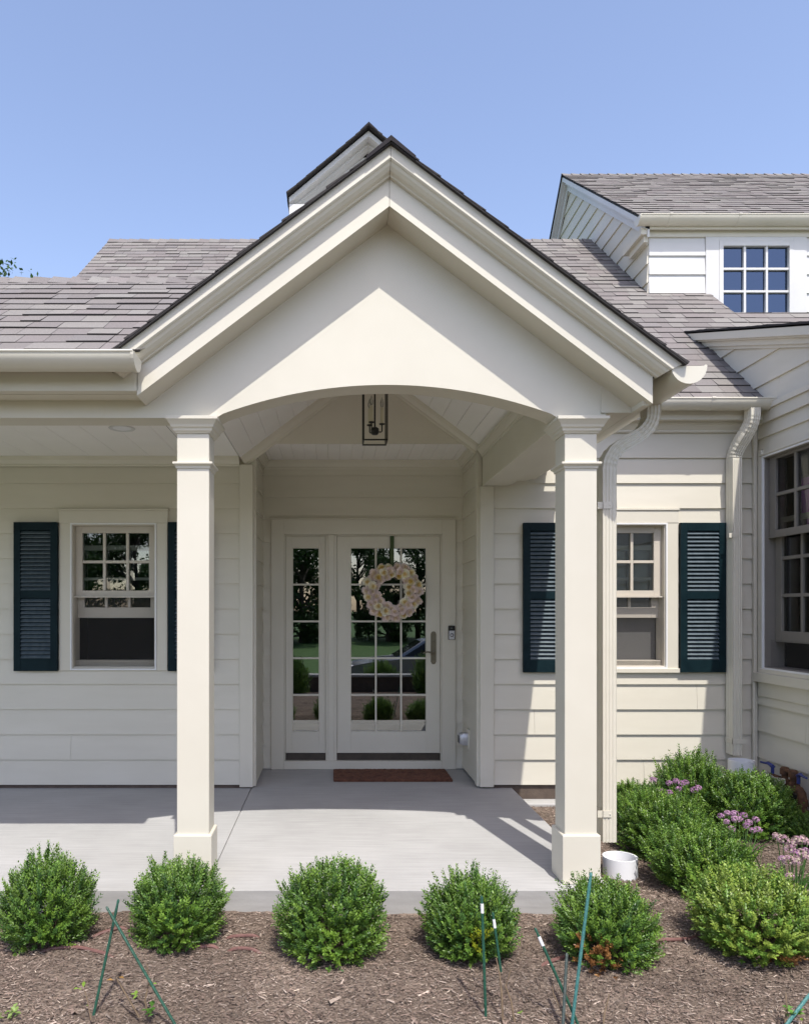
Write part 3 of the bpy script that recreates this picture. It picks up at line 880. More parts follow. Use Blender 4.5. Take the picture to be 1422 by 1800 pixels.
def caps(mb, p0, p1, Ua, Ub, half, seed, step=0.13):
    """ridge caps from p0 to p1, folded over the two down-slope vectors"""
    r = random.Random(seed)
    p0, p1 = Vector(p0), Vector(p1)
    d = (p1 - p0); L = d.length; d.normalize()
    Ua, Ub = Vector(Ua).normalized(), Vector(Ub).normalized()
    up = -(Ua + Ub).normalized()
    n = int(L / step)
    for i in range(n):
        a = p0 + d * (i * step); b = p0 + d * ((i + 1) * step + .02)
        cc = SH[r.randrange(len(SH))]; k = r.uniform(.9, 1.1)
        h0, h1 = 0.020, 0.010
        mb.cur = (cc[0] * k, cc[1] * k, cc[2] * k, 1)
        v = [a + Ua * half + up * (h0 - .006), a + up * (h0 + .004), a + Ub * half + up * (h0 - .006), b + Ua * half + up * h1 * .5, b + up * h1, b + Ub * half + up * h1 * .5]
        mb.add(v, [(0, 3, 4, 1), (1, 4, 5, 2)])
        mb.cur = (0.03, 0.027, 0.03, 1)
        v = [a + Ua * half + up * (h0 - .006), a + up * (h0 + .004), a + Ub * half + up * (h0 - .006), a + Ua * half - up * .004, a - up * .002, a + Ub * half - up * .004]
        mb.add(v, [(0, 1, 4, 3), (1, 2, 5, 4)])
        mb.cur = (cc[0] * .5, cc[1] * .5, cc[2] * .5, 1)
        mb.add([a + Ua * half + up * (h0 - .006), b + Ua * half + up * h1 * .5, b + Ua * half - up * .006, a + Ua * half - up * .006], [(0, 1, 2, 3)])
        mb.add([a + Ub * half + up * (h0 - .006), b + Ub * half + up * h1 * .5, b + Ub * half - up * .006, a + Ub * half - up * .006], [(0, 1, 2, 3)])

EX = 0.1365
MQ = 0.8333
MY0, MZ0 = 5.80, 3.079                      # main eave
mlen = math.hypot(1, MQ)
Um = (0, 1 / mlen, MQ / mlen)
MRY = 9.57                                   # ridge
main_z = lambda y: MZ0 + MQ * (y - MY0)
Sfull = (MRY - MY0) * mlen
g = MB()
shingles(g, (1.50, MY0, MZ0), (1, 0, 0), Um, 2.51, Sfull, EX, 11)
k6 = math.ceil((6.45 - MY0) * mlen / EX); off = k6 * EX
shingles(g, (-0.80, MY0 + off / mlen, MZ0 + off / mlen * MQ), (1, 0, 0), Um, 2.30, Sfull - off, EX, 12)
off = 1 * EX
shingles(g, (-2.89, MY0 + off / mlen, MZ0 + off / mlen * MQ), (1, 0, 0), Um, 2.09, Sfull - off, EX, 13)
shingles(g, (4.01, MY0, MZ0), (1, 0, 0), Um, 4.5, (7.40 - MY0) * mlen, EX, 14)
# rear slope (closes the house)
g.cur = (0.14, 0.13, 0.135, 1)
g.add([(-2.89, MRY, main_z(MRY)), (8.5, MRY, main_z(MRY)), (8.5, 13.2, main_z(MRY) - MQ * 3.6), (-2.89, 13.2, main_z(MRY) - MQ * 3.6)], [(3, 2, 1, 0)])
caps(g, (-2.89, MRY, main_z(MRY)), (3.5, MRY, main_z(MRY)), (0, -1, -MQ), (0, 1, -MQ), 0.13, 5)
part('roof', g, M['shingle'], color=True, fix=False, label='main grey shingle roof behind the porch')
# main end gable wall at the left (not seen from the front), rear wall
g = MB()
g.ext([(5.96, 0.0), (13.1, 0.0), (13.1, 3.0), (MRY, main_z(MRY) - .06), (5.96, main_z(5.96) - .06)], (-2.80, 0, 0), (-2.72, 0, 0), (0, 1, 0), (0, 0, 1))
part('wall', g, M['siding'])
g = MB(); g.wbox(-2.7, 8.4, 13.0, 13.1, 0.0, 3.1)
part('wall', g, M['siding'])
# main right eave: fascia, frieze with crown
g = MB(); g.wbox(1.612, 3.392, MY0 + .005, MY0 + .03, 2.93, 3.052); part('fascia', g, M['trim'])
g = MB(); g.wbox(1.612, 3.392, MY0 + .0305, YW - .017, 2.932, 2.944)
g.ext(CP, (1.612, YW - .0225, 2.931), (3.364, YW - .0225, 2.931), (0, -1, 0), (0, 0, 1)); part('soffit', g, M['trim'])

# left porch roof
LQ = 0.70; ll = math.hypot(1, LQ); Ul = (0, 1 / ll, LQ / ll)
LY0, LZ0, LRY = 3.61, 2.700, 4.98
gable_clip = [((XA, 4, ZR0 - 0.10), (-MS, 0, 1))]
g = MB()
shingles(g, (-5.0, LY0, LZ0), (1, 0, 0), Ul, 5.3, (LRY - LY0) * ll, EX, 21, wave=0.004)
LRZ = LZ0 + LQ * (LRY - LY0)
g.cur = (0.15, 0.14, 0.145, 1)
g.add([(-5, LRY, LRZ), (0.3, LRY, LRZ), (0.3, 6.1, LRZ - LQ * 1.11), (-5, 6.1, LRZ - LQ * 1.11)], [(3, 2, 1, 0)])
caps(g, (-5.0, LRY, LRZ), (0.25, LRY, LRZ), (0, -1, -LQ), (0, 1, -LQ), 0.13, 6)
part('roof', g, M['shingle'], color=True, fix=False, clips=gable_clip, label='lower shingle roof over the left porch')

# porch gable roof
ug = math.hypot(1, MS)
g = MB()
XE = 1.722
YS0, YS1 = 3.584, 6.75
Sg = (XE - XA) * ug
shingles(g, (XE, YS0, zr(XE) - .012), (0, 1, 0), (-1 / ug, 0, MS / ug), YS1 - YS0, Sg, EX, 31)
XEL = -1.115
Sg2 = (XA - XEL) * ug
shingles(g, (XEL, YS1, zr(XEL) - .012), (0, -1, 0), (1 / ug, 0, MS / ug), YS1 - YS0, Sg2, EX, 32)
caps(g, (XA, YS0 - .004, ZR0 - .012), (XA, YS1, ZR0 - .012), (1, 0, -MS), (-1, 0, -MS), 0.15, 7, 0.14)
part('roof', g, M['shingle'], color=True, fix=False, label='shingle roof of the porch gable')

# ---------------------------------------------------------------- right dormer (cross wing behind)
DX, DYF = 3.36, 7.87
DOX, DEY, DEZ = 3.23, 7.78, 5.585
DQ = 0.75
DRY = 10.45
dorm_z = lambda y: DEZ + DQ * (y - DEY)
DRZ = dorm_z(DRY)
g = MB()
shingles(g, (DOX, DEY, DEZ), (1, 0, 0), (0, .8, .6), 6.5, (DRY - DEY) / .8, EX, 41)
rq = 1.05
g.cur = (0.14, 0.13, 0.135, 1)
g.add([(DOX, DRY, DRZ), (9.6, DRY, DRZ), (9.6, DRY + 2.4, DRZ - rq * 2.4), (DOX, DRY + 2.4, DRZ - rq * 2.4)], [(3, 2, 1, 0)])
g.cur = (0.03, 0.028, 0.03, 1)
g.box(Fr((DOX, DRY, DRZ), (1, 0, 0), Vector((0, 1, -rq)).normalized(), Vector((0, rq, 1)).normalized()), -0.004, 0.3, 0.0, 3.2, -.03, -.002)
caps(g, (DOX, DRY, DRZ), (9.5, DRY, DRZ), (0, -1, -DQ), (0, 1, -rq), 0.13, 8)
part('roof', g, M['shingle'], color=True, fix=False, label='shingle roof of the upper dormer wing')
below_front = ((0, DEY, DEZ - .03), (0, DQ, -1))
below_rear = ((0, DRY, DRZ - .03), (0, -rq, -1))
above_main = ((0, MY0, MZ0 - .03), (0, -MQ, 1))
g = MB(); siding(g, FACE_L(DX), -12.3, -DYF, 4.0, 7.6, 0.20, 4.52); part('wall', g, M['siding'], clips=[below_front, below_rear], label='side cheek of the dormer')
DW = (4.085, 4.90, 4.42, 5.36)
g = MB(); siding(g, XZ(DYF), DX, 8.4, 4.38, 5.42, 0.2, 4.60, [(DW[0] - .13, DW[1] + .13, 4.0, 5.6)]); part('wall', g, M['white'], label='sunlit dormer front beside its window')
# rake trim on the left end: board below shingle edge following both slopes
def rake_y(mb, x0, x1, va, vb):
    st = [(DEY + .01, dorm_z(DEY + .01)), (DRY, DRZ), (DRY + 2.4, DRZ - rq * 2.4)]
    mb.rings([[(x0, y, z + va), (x1, y, z + va), (x1, y, z + vb), (x0, y, z + vb)] for y, z in st])
g = MB(); rake_y(g, DOX + .012, DX - .02, -0.035, -0.095); rake_y(g, DX - .08, DX - .0225, -0.0955, -0.135); rake_y(g, DX - .045, DX - .0226, -0.1355, -0.225)
part('rake_board', g, M['white'])
# eave return box + frieze
g = MB(); g.wbox(DOX + .02, DX - .0225, DEY + .02, DYF + .42, 5.40, 5.47); g.wbox(DOX + .06, DX - .0226, DEY + .05, DYF + .34, 5.33, 5.3995)
part('eave_return', g, M['trim'], clips=[below_front])
g = MB(); g.wbox(DX - .024, 8.4, DYF - .028, DYF - .0005, 5.395, 5.53); g.wbox(DX - .02, 8.4, DEY + .03, DYF - .0285, 5.47, 5.482)
g.wbox(DOX + .06, 8.4, DEY + .010, DEY + .0295, 5.45, 5.575)
part('frieze_board', g, M['trim'])
# casing/pilaster and window
fd = XZ(DYF)
g = MB(); g.box(fd, DW[0] - .128, DW[0] + .012, 4.40, 5.394, -.02, .027); g.box(fd, DW[1] - .012, DW[1] + .128, 4.40, 5.394, -.02, .027)
g.box(fd, DW[0] - .16, DW[1] + 3, 4.33, 4.52, -.02, .020); g.box(fd, DW[0] - .16, 8.4, 4.522, 4.528, -.02, .034)
g.box(fd, DW[0] + .0121, DW[1] - .0121, 5.351, 5.394, -.02, .0265)
WD = part('window', g, M['white'], bevel=.002, label='nine-pane dormer window reflecting the blue sky')
g = MB()
a0, a1, b0, b1 = DW[0] + .013, DW[1] - .013, 4.53, 5.35
g.box(fd, a0, a0 + .045, b0, b1, -.05, .030); g.box(fd, a1 - .045, a1, b0, b1, -.05, .030); g.box(fd, a0 + .045, a1 - .045, b1 - .05, b1, -.05, .030); g.box(fd, a0 + .045, a1 - .045, b0, b0 + .05, -.05, .030)
iw, ih = (a1 - a0 - .09), (b1 - b0 - .10)
for i in (1, 2):
    q = a0 + .045 + iw * i / 3
    g.box(fd, q - .012, q + .012, b0 + .05, b1 - .05, -.03, .018)
    v = b0 + .05 + ih * i / 3
    for j in range(3):
        g.box(fd, a0 + .045 + iw * j / 3 + (.012 if j else 0), a0 + .045 + iw * (j + 1) / 3 - (.012 if j < 2 else 0), v - .012, v + .012, -.03, .018)
part('sash', g, M['white'], WD, bevel=.002)
g = MB(); P = fd.p; g.add([P(a0, b0, -.01), P(a1, b0, -.01), P(a1, b1, -.01), P(a0, b1, -.01)], [(0, 1, 2, 3)]); part('pane', g, M['glass_blue'], WD, fix=False)
g = MB()
g.add([P(a0 - .3, b0 - .1, -1.6), P(a1 + .3, b0 - .1, -1.6), P(a1 + .3, b1 + .1, -1.6), P(a0 - .3, b1 + .1, -1.6), P(a0 - .3, b0 - .1, -.06), P(a1 + .3, b0 - .1, -.06), P(a1 + .3, b1 + .1, -.06), P(a0 - .3, b1 + .1, -.06)],
      [(0, 1, 2, 3), (0, 4, 5, 1), (1, 5, 6, 2), (2, 6, 7, 3), (3, 7, 4, 0)])
part('room_wall', g, M['room'], WD, fix=False)

# ---------------------------------------------------------------- wing roof
g = MB()
uw = math.hypot(1, WRS)
shingles(g, (3.30, 1.1, wing_z(1.1)), (1, 0, 0), (0, 1 / uw, WRS / uw), 5.2, (7.03 - 1.1) * uw, EX, 51)
part('roof', g, M['shingle'], color=True, fix=False, label='low shingle roof of the side wing')
def rake_w(mb, x0, x1, va, vb):
    mb.rings([[(x0, y, wing_z(y) + va), (x1, y, wing_z(y) + va), (x1, y, wing_z(y) + vb), (x0, y, wing_z(y) + vb)] for y in (1.12, 7.05)])
g = MB(); rake_w(g, 3.312, 3.335, -0.022, -0.085); rake_w(g, 3.3355, 3.392, -0.030, -0.10); rake_w(g, 3.36, 3.3935, -0.1005, -0.145); rake_w(g, 3.378, 3.3937, -0.1455, -0.17)
part('rake_board', g, M['trim'], clips=[above_main])
# wing eave trim at the foot of the rake / corner frieze
g = MB(); g.wbox(3.372, 3.3935, 1.5, YW - .02, 2.90, 2.99); g.wbox(3.355, 3.3935, 1.5, YW - .0205, 2.9905, 3.03)
part('frieze_board', g, M['trim'])

# ---------------------------------------------------------------- small dormer behind the porch gable
BX, BY, BH, BPZ, BQ = 0.383, 7.90, 0.87, 6.60, 0.84
bz = lambda x: BPZ - BQ * abs(x - BX)
g = MB(); siding(g, XZ(BY + .22), BX - .70, BX + .70, 4.6, 6.4, .19, 4.7)
part('wall', g, M['white'], clips=[((BX, 0, BPZ - .10), (BQ, 0, -1)), ((BX, 0, BPZ - .10), (-BQ, 0, -1))], label='front of the small dormer')
g = MB(); g.wbox(BX - .69, BX - .66, BY + .24, 9.5, 4.6, bz(BX - .7) - .08); part('wall', g, M['white'])
g = MB(); g.wbox(BX + .66, BX + .69, BY + .24, 9.5, 4.6, bz(BX + .7) - .08); part('wall', g, M['white'])
g = MB(); ub = math.hypot(1, BQ)
shingles(g, (BX + BH, BY - .05, bz(BX + BH)), (0, 1, 0), (-1 / ub, 0, BQ / ub), 2.65, BH * ub, EX, 61)
shingles(g, (BX - BH, BY + 2.6, bz(BX - BH)), (0, -1, 0), (1 / ub, 0, BQ / ub), 2.65, BH * ub, EX, 62)
caps(g, (BX, BY - .05, BPZ), (BX, BY + 2.6, BPZ), (1, 0, -BQ), (-1, 0, -BQ), .12, 9)
part('roof', g, M['shingle'], color=True, fix=False, label='roof of the small dormer behind the porch gable')
g = MB()
for pr in ([(BY + .02, -.03), (BY + .02, -.085), (BY + .045, -.095), (BY + .20, -.095), (BY + .20, -.03)], [(BY + .12, -.0955), (BY + .12, -.125), (BY + .15, -.135), (BY + .17, -.15), (BY + .203, -.16), (BY + .203, -.0955)]):
    g.rings([[(x, y, bz(x) + v) for y, v in pr] for x in (BX - BH + .02, BX, BX + BH - .02)])
part('rake_board', g, M['white'])
g = MB(); g.wbox(BX - BH + .02, BX - .66, BY + .03, BY + .5, bz(BX - BH) - .2, bz(BX - BH) - .08); part('eave_return', g, M['white'])

# far upper ridge at the right edge
g = MB(); g.wbox(7.2, 8.6, 10.8, 13.0, 4.0, 7.2)
part('wall', g, M['siding'])
g = MB(); shingles(g, (6.98, 10.6, 7.25), (1, 0, 0), (0, .8, .6), 1.6, 1.2, EX, 71)
part('roof', g, M['shingle'], color=True, fix=False, label='corner of the highest roof at the right edge')

# ---------------------------------------------------------------- gutters and downspouts
def gutter(p0, p1, out, r, label, joints=(), cap0=True, cap1=True, tilt=0.0, outlet=None):
    """half-round gutter from p0 to p1 (centre of the rim); out = horizontal unit towards the outside"""
    p0, p1, out = Vector(p0), Vector(p1), Vector(out)
    up = Vector((0, 0, 1))
    d = (p1 - p0).normalized()
    g = MB()
    n = 14
    arc = lambda rr: [(rr * math.cos(math.pi + math.pi * k / n), rr * math.sin(math.pi + math.pi * k / n)) for k in range(n + 1)]
    poly = arc(r) + arc(r - .003)[::-1]
    g.ext(poly, p0, p1, out, up)
    for sg, rr in ((1, 0.0075), (-1, 0.004)):
        g.tube([p0 + out * (r - .002) * sg, p1 + out * (r - .002) * sg], rr, 8)
    G = part('gutter', g, M['gutter'], label=label, smooth=True)
    for flag, p, sgn in ((cap0, p0, 1), (cap1, p1, -1)):
        if flag:
            g = MB(); g.ext([(x, y) for x, y in arc(r + .003)], p - d * sgn * .004, p + d * sgn * .010, out, up)
            part('gutter_end_cap', g, M['gutter'], G)
    for j in joints:
        g = MB(); q = p0 + d * j
        g.ext(arc(r + .0035) + arc(r)[::-1], q - d * .014, q + d * .014, out, up)
        g.tube([q + out * (r + .001) - d * .014, q + out * (r + .001) + d * .014], .010, 8)
        part('gutter_joint', g, M['gutter'], G, smooth=True)
    return G
ZG = 2.662
gutter((-5.0, 3.570, ZG), (-0.947, 3.570, ZG), (0, -1, 0), 0.074, 'half-round gutter along the left porch eave', joints=(3.24,), cap0=True)
gutter((1.744, 3.622, 2.630), (1.744, 5.80, 2.630), (1, 0, 0), 0.085, 'half-round gutter along the right side of the porch gable')
gutter((1.86, 5.722, 3.055), (3.385, 5.722, 3.055), (0, -1, 0), 0.074, 'gutter under the main roof eave', joints=(1.05,))
gutter((DOX - .03, DEY - .012, DEZ - .03), (9.0, DEY - .012, DEZ - .03), (0, -1, 0), 0.08, 'gutter along the dormer eave', joints=(.32, 1.04, 1.86, 2.8))

def spout(pts, wa, wb, a_axis, label, pleats=(), straps=()):
    """corrugated rectangular pipe along pts; a_axis = width direction"""
    base = []
    def edge(p, q, m):
        for i in range(m):
            t = i / m
            base.append((p, q, t))
    A = Vector(a_axis)
    prof = []
    hw, hb = wa / 2, wb / 2
    N = 16
    def side(x0, y0, x1, y1, nx, ny):
        for i in range(N):
            t = i / N
            dpt = -0.0035 if (0.08 < t < 0.95 and (i % 4) in (2, 3)) else 0.0
            prof.append((x0 + (x1 - x0) * t + nx * dpt, y0 + (y1 - y0) * t + ny * dpt))
    side(-hw, hb, hw, hb, 0, 1); side(hw, hb, hw, -hb, 1, 0); side(hw, -hb, -hw, -hb, 0, -1); side(-hw, -hb, -hw, hb, -1, 0)
    pts = [Vector(p) for p in pts]
    # densify bends
    path = []
    for i, p in enumerate(pts):
        if i in pleats:
            a = (pts[i - 1] - p); b = (pts[i + 1] - p)
            ra = min(0.10, a.length * .48); rb = min(0.10, b.length * .48)
            a.normalize(); b.normalize()
            for k in range(11):
                t = k / 10
                q = (p + a * ra) * (1 - t) ** 2 + p * 2 * t * (1 - t) + (p + b * rb) * t ** 2
                path.append((q, 0.962 if k % 2 else 1.018))
        else:
            path.append((p, 1.0))
    rs = []
    for i, (p, sc) in enumerate(path):
        t = (path[min(i + 1, len(path) - 1)][0] - path[max(i - 1, 0)][0]).normalized()
        B = t.cross(A)
        if B.length < 1e-3: B = Vector((0, -1, 0))
        B.normalize(); Aa = B.cross(t).normalized()
        rs.append([p + Aa * (x * sc) + B * (y * sc) for x, y in prof])
    g = MB(); g.rings(rs)
    D = part('downspout', g, M['gutter'], label=label)
    for q in straps:
        g = MB(); x, y, z, sx = q
        g.wbox(x - wa / 2 - (.03 if sx < 0 else .004), x + wa / 2 + (.03 if sx > 0 else -.028), y - wb / 2 - .004, y - wb / 2 - .0005, z - .018, z + .018)
        g.wbox(x - wa / 2 - .004, x - wa / 2 - .0005, y - wb / 2 - .004, y + wb / 2, z - .018, z + .018)
        g.lathe([(.004, 0), (.004, .003), (.001, .004)], (x, y - wb / 2 - .004, z), 8, axis=(0, -1, 0))
        part('strap', g, M['gutter'], D)
    return D
DSY = 4.045
spout([(1.738, DSY, 2.60), (1.738, DSY, 2.425), (1.497, DSY, 2.285), (1.497, DSY, 2.10), (1.497, DSY, 0.175)], 0.074, 0.095, (1, 0, 0), 'long downspout beside the right porch column', pleats=(1, 2), straps=((1.497, DSY, 2.00, -1), (1.497, DSY, 0.33, -1)))
spout([(3.245, 5.722, 2.99), (3.245, 5.722, 2.88), (3.175, 5.855, 2.68), (3.175, 5.855, 2.55), (3.175, 5.855, 0.29)], 0.072, 0.10, (1, 0, 0), 'downspout on the siding beside the wing corner', pleats=(1, 2), straps=((3.175, 5.855, 2.02, -1), (3.175, 5.855, .40, 1)))
g = MB(); g.lathe([(.046, 0), (.046, .035), (.05, .04), (.05, .05)], (1.738, DSY, 2.53), 20); part('gutter_outlet', g, M['gutter'], smooth=True)
# thin conduit in the corner
g = MB(); g.tube([(3.36, 5.90, .93), (3.36, 5.90, -.1)], .012, 8); g.lathe([(.016, 0), (.016, .05)], (3.36, 5.90, .12), 10)
part('conduit', g, M['gutter'], smooth=True)

#NEXT
# ------------------------------------------------------------------ things on and around the porch
# lantern hung from the vault
LXc, LY, LZ0_, LZ1_ = XA + 0.004, 5.05, 2.575, 3.05
T = thing('lantern', 'black iron cage lantern with candle lights hanging under the porch vault', 'lantern', (LXc, LY, LZ0_))
def tpart(T, name, mb, mats, base=None, **kw):
    o = build(name, mb, mats, None, loc=base or T.location, **kw)
    o.parent = T; o.location = (0, 0, 0)
    return o
g = MB(); hw, b = 0.079, 0.0045
for sx in (-1, 1):
    for sy in (-1, 1):
        x, y = LXc + sx * hw, LY + sy * hw
        g.wbox(x - b, x + b, y - b, y + b, LZ0_, LZ1_)
for z in (LZ0_ + b, LZ1_ - b):
    for s_ in (-1, 1):
        g.wbox(LXc - hw + b + .0002, LXc + hw - b - .0002, LY + s_ * hw - b, LY + s_ * hw + b, z - b, z + b)
        g.wbox(LXc + s_ * hw - b, LXc + s_ * hw + b, LY - hw + b + .0002, LY + hw - b - .0002, z - b, z + b)
g.rings([[Vector((LXc + i * q, LY + j * q, z)) for i, j in ((-1, -1), (1, -1), (1, 1), (-1, 1))] for q, z in ((hw + b, LZ1_), (hw + b, LZ1_ + .008), (.03, LZ1_ + .07), (.012, LZ1_ + .09))])
tpart(T, 'cage', g, M['black'])
g = MB()
g.tube([(LXc, LY, LZ0_ + .10), (LXc, LY, zin(LXc) - .03)], .006, 10)
g.lathe([(.006, -.03), (.02, -.028), (.028, -.015), (.028, .012), (.016, .022), (.008, .026)], (LXc, LY, LZ0_ + .085), 16)
g.lathe([(.05, -.02), (.055, -.008), (.055, 0)], (LXc, LY, zin(LXc) - .012), 20)
tpart(T, 'stem', g, M['black'], smooth=True)
for k, ang in enumerate((0.15, 2.3, 4.2)):
    cx_, cy_ = LXc + math.cos(ang) * .05, LY + math.sin(ang) * .05
    g = MB()
    g.tube([(LXc, LY, LZ0_ + .078), (cx_ - math.cos(ang) * .008, cy_ - math.sin(ang) * .008, LZ0_ + .076), (cx_, cy_, LZ0_ + .082), (cx_, cy_, LZ0_ + .125)], .0045, 8)
    g.lathe([(.002, .122), (.019, .128), (.021, .133), (.012, .1335)], (cx_, cy_, LZ0_), 14)
    tpart(T, 'arm', g, M['black'], smooth=True)
    g = MB(); g.lathe([(.011, .134), (.011, .24), (.008, .245)], (cx_, cy_, LZ0_), 14)
    tpart(T, 'candle', g, M['candle'], smooth=True)
    g = MB(); g.lathe([(.005, .245), (.011, .26), (.012, .275), (.006, .30), (.001, .315)], (cx_, cy_, LZ0_), 12)
    tpart(T, 'bulb', g, M['clear'], smooth=True)

# recessed light in the left porch ceiling
T = thing('ceiling_light', 'round white recessed light in the flat left porch ceiling', 'ceiling light', (-1.42, 4.98, ZC - .012))
g = MB(); g.lathe([(.085, -.0005), (.088, -.003), (.084, -.007), (.066, -.005), (.060, -.0006)], T.location, 32); tpart(T, 'trim_ring', g, M['white'], smooth=True)
g = MB(); g.lathe([(.0598, -.001), (.0598, -.003), (.02, -.0042)], T.location, 32); tpart(T, 'lens', g, M['pvc'], smooth=True)

# doorbell
T = thing('doorbell', 'black and silver video doorbell with a round button on the door casing', 'doorbell', (dx(792.5), YD - .028, dz(1112)))
x, z = dx(792.5), dz(1112)
g = MB(); g.box(fD, x - .031, x + .031, z - .063, z + .063, .0342, .054); tpart(T, 'body', g, M['blackpl'], bevel=.006)
g = MB(); g.box(fD, x - .025, x + .025, z - .060, z + .018, .0545, .057); tpart(T, 'faceplate', g, M['silver'], bevel=.003)
g = MB(); g.lathe([(.016, 0), (.016, .003), (.012, .003), (.011, .001)], fD.p(x, z - .022, .057), 24, axis=fD.n); tpart(T, 'button_ring', g, M['blackpl'], smooth=True)
g = MB(); g.lathe([(.0105, 0), (.0105, .002), (.009, .003)], fD.p(x, z - .022, .057), 24, axis=fD.n); tpart(T, 'button', g, M['silver'], smooth=True)
g = MB(); g.lathe([(.007, 0), (.006, .003), (.002, .004)], fD.p(x, z + .038, .0541), 16, axis=fD.n); tpart(T, 'camera_lens', g, M['glass'], smooth=True)

# outdoor outlet with bubble cover on the recess wall
ox, oy, oz = 1.166, 6.36, 0.325
T = thing('outlet_box', 'weatherproof outlet with clear bubble cover low on the entry side wall', 'outlet', (ox, oy, oz))
g = MB(); fo = FACE_L(ox); g.box(fo, -oy - .05, -oy + .05, oz - .085, oz + .085, -.02, .012); tpart(T, 'mounting_plate', g, M['trim'], bevel=.004)
g = MB()
g.rings([[fo.p(-oy + i * q, oz + .0 + j * q * 1.25, n) for i, j in ((-1, -.8), (-.8, -1), (.8, -1), (1, -.8), (1, .8), (.8, 1), (-.8, 1), (-1, .8))] for q, n in ((.042, .0122), (.042, .05), (.036, .075), (.025, .085))])
tpart(T, 'bubble_cover', g, M['silver'], smooth=True)
g = MB(); g.box(fo, -oy - .03, -oy + .03, oz - .03, oz + .03, .0855, .089); tpart(T, 'latch_plate', g, M['blackpl'])

# doormat
r = random.Random(3)
T = MB()
mx0, mx1, my0, my1, mz = 0.005, 1.000, 6.15, 6.575, 0.022
nx_, ny_ = 90, 40
vsm = []
for j in range(ny_ + 1):
    for i in range(nx_ + 1):
        u, v = i / nx_, j / ny_
        edge = min(i, nx_ - i, j, ny_ - j)
        z = mz * (0.62 if edge == 0 else (0.92 if edge == 1 else 1)) + r.uniform(-.0022, .0022)
        vsm.append((mx0 + (mx1 - mx0) * u + r.uniform(-.002, .002), my0 + (my1 - my0) * v + r.uniform(-.002, .002), z))
T.add(vsm, [(j * (nx_ + 1) + i, j * (nx_ + 1) + i + 1, (j + 1) * (nx_ + 1) + i + 1, (j + 1) * (nx_ + 1) + i) for j in range(ny_) for i in range(nx_)])
T.wbox(mx0 + .003, mx1 - .003, my0 + .003, my1 - .003, 0.001, mz * .8)
o = build('doormat', T, M['mat'], loc=(0.5, 6.36, 0)); tag(o, 'russet coir doormat lying on the slab before the front door', 'doormat')

# wreath
WCx, WCz, WY = dx(689), dz(1040), YD - 0.035
T = thing('wreath', 'wreath of pale pink and cream silk flowers hanging on the glazed door', 'wreath', (WCx, WY, WCz))
g = MB()
g.rings([[Vector((WCx + (.19 + .035 * math.cos(b)) * math.cos(a), WY + .035 * math.sin(b), WCz + (.19 + .035 * math.cos(b)) * math.sin(a))) for b in [k * math.pi / 4 for k in range(8)]] for a in [j * 2 * math.pi / 36 for j in range(37)]], caps=False)
tpart(T, 'ring', g, M['twig'], smooth=True)
g = MB(); zt = dz(943); zb2 = WCz + .2
g.add([(WCx - .018, YD - .002, zt + .004), (WCx + .018, YD - .002, zt + .004), (WCx + .018, YD - .006, zt - .02), (WCx - .018, YD - .006, zt - .02), (WCx - .019, WY - .004, zb2), (WCx + .015, WY - .004, zb2)], [(0, 1, 2, 3), (3, 2, 5, 4)])
g.add([(WCx - .018, YD - .004, zt + .004), (WCx + .018, YD - .004, zt + .004), (WCx + .018, YD - .008, zt - .02), (WCx - .018, YD - .008, zt - .02), (WCx - .019, WY - .006, zb2), (WCx + .015, WY - .006, zb2)], [(0, 1, 2, 3), (3, 2, 5, 4)])
tpart(T, 'ribbon', g, M['ribbon'], fix=False)
def rosette(seed, cols, R0):
    r = random.Random(seed); g = MB()
    for ring, (np_, rad, lift, size) in enumerate(((8, .40, .02, .74), (8, .30, .18, .60), (7, .20, .36, .44), (6, .10, .46, .32), (4, .04, .52, .22))):
        for k in range(np_):
            a = 2 * math.pi * (k + r.uniform(-.25, .25)) / np_ + ring * .4
            d = Vector((math.cos(a), math.sin(a), 0)); t = Vector((-d.y, d.x, 0))
            sz = size * R0 * r.uniform(.72, 1.22); base = d * rad * R0 * .6 + Vector((0, 0, lift * R0 * .8))
            cup = (.10 + .24 * ring) * r.uniform(.4, 1.6)
            cc = cols[min(ring, len(cols) - 1)]; q = r.uniform(.88, 1.08)
            g.cur = (cc[0] * q, cc[1] * q, cc[2] * q, 1)
            pts = []
            for i in range(4):
                v = i / 3
                wdt = sz * .55 * math.sin(math.pi * (.18 + .66 * v)) ** .8
                for j in (-1, 0, 1):
                    p = base + d * (sz * v * (1 - cup * .35 * v)) + t * (wdt * j) + Vector((0, 0, sz * (cup * v * v + (.10 if j else 0) + r.uniform(-.03, .03) + (.16 * r.uniform(-1, 1) if i == 3 else 0))))
                    pts.append(p)
            g.add(pts, [(i * 3 + j, i * 3 + j + 1, (i + 1) * 3 + j + 1, (i + 1) * 3 + j) for i in range(3) for j in range(2)])
    return g
PINK = [(.80, .67, .62), (.83, .70, .64), (.85, .72, .62), (.80, .66, .46)]
CREAM = [(.86, .81, .67), (.88, .82, .62), (.86, .75, .45), (.76, .58, .25)]
YEL = [(.70, .58, .52), (.76, .66, .40), (.76, .60, .24), (.72, .52, .15)]
protos = []
for i, (cs_, sd) in enumerate(((PINK, 1), (CREAM, 2), (PINK, 3), (YEL, 4), (CREAM, 5))):
    gg = rosette(sd, cs_, .051)
    me = build('flower', gg, M['petal'], fix=False, color=True, smooth=True)
    protos.append(me.data); bpy.data.objects.remove(me)
r = random.Random(12)
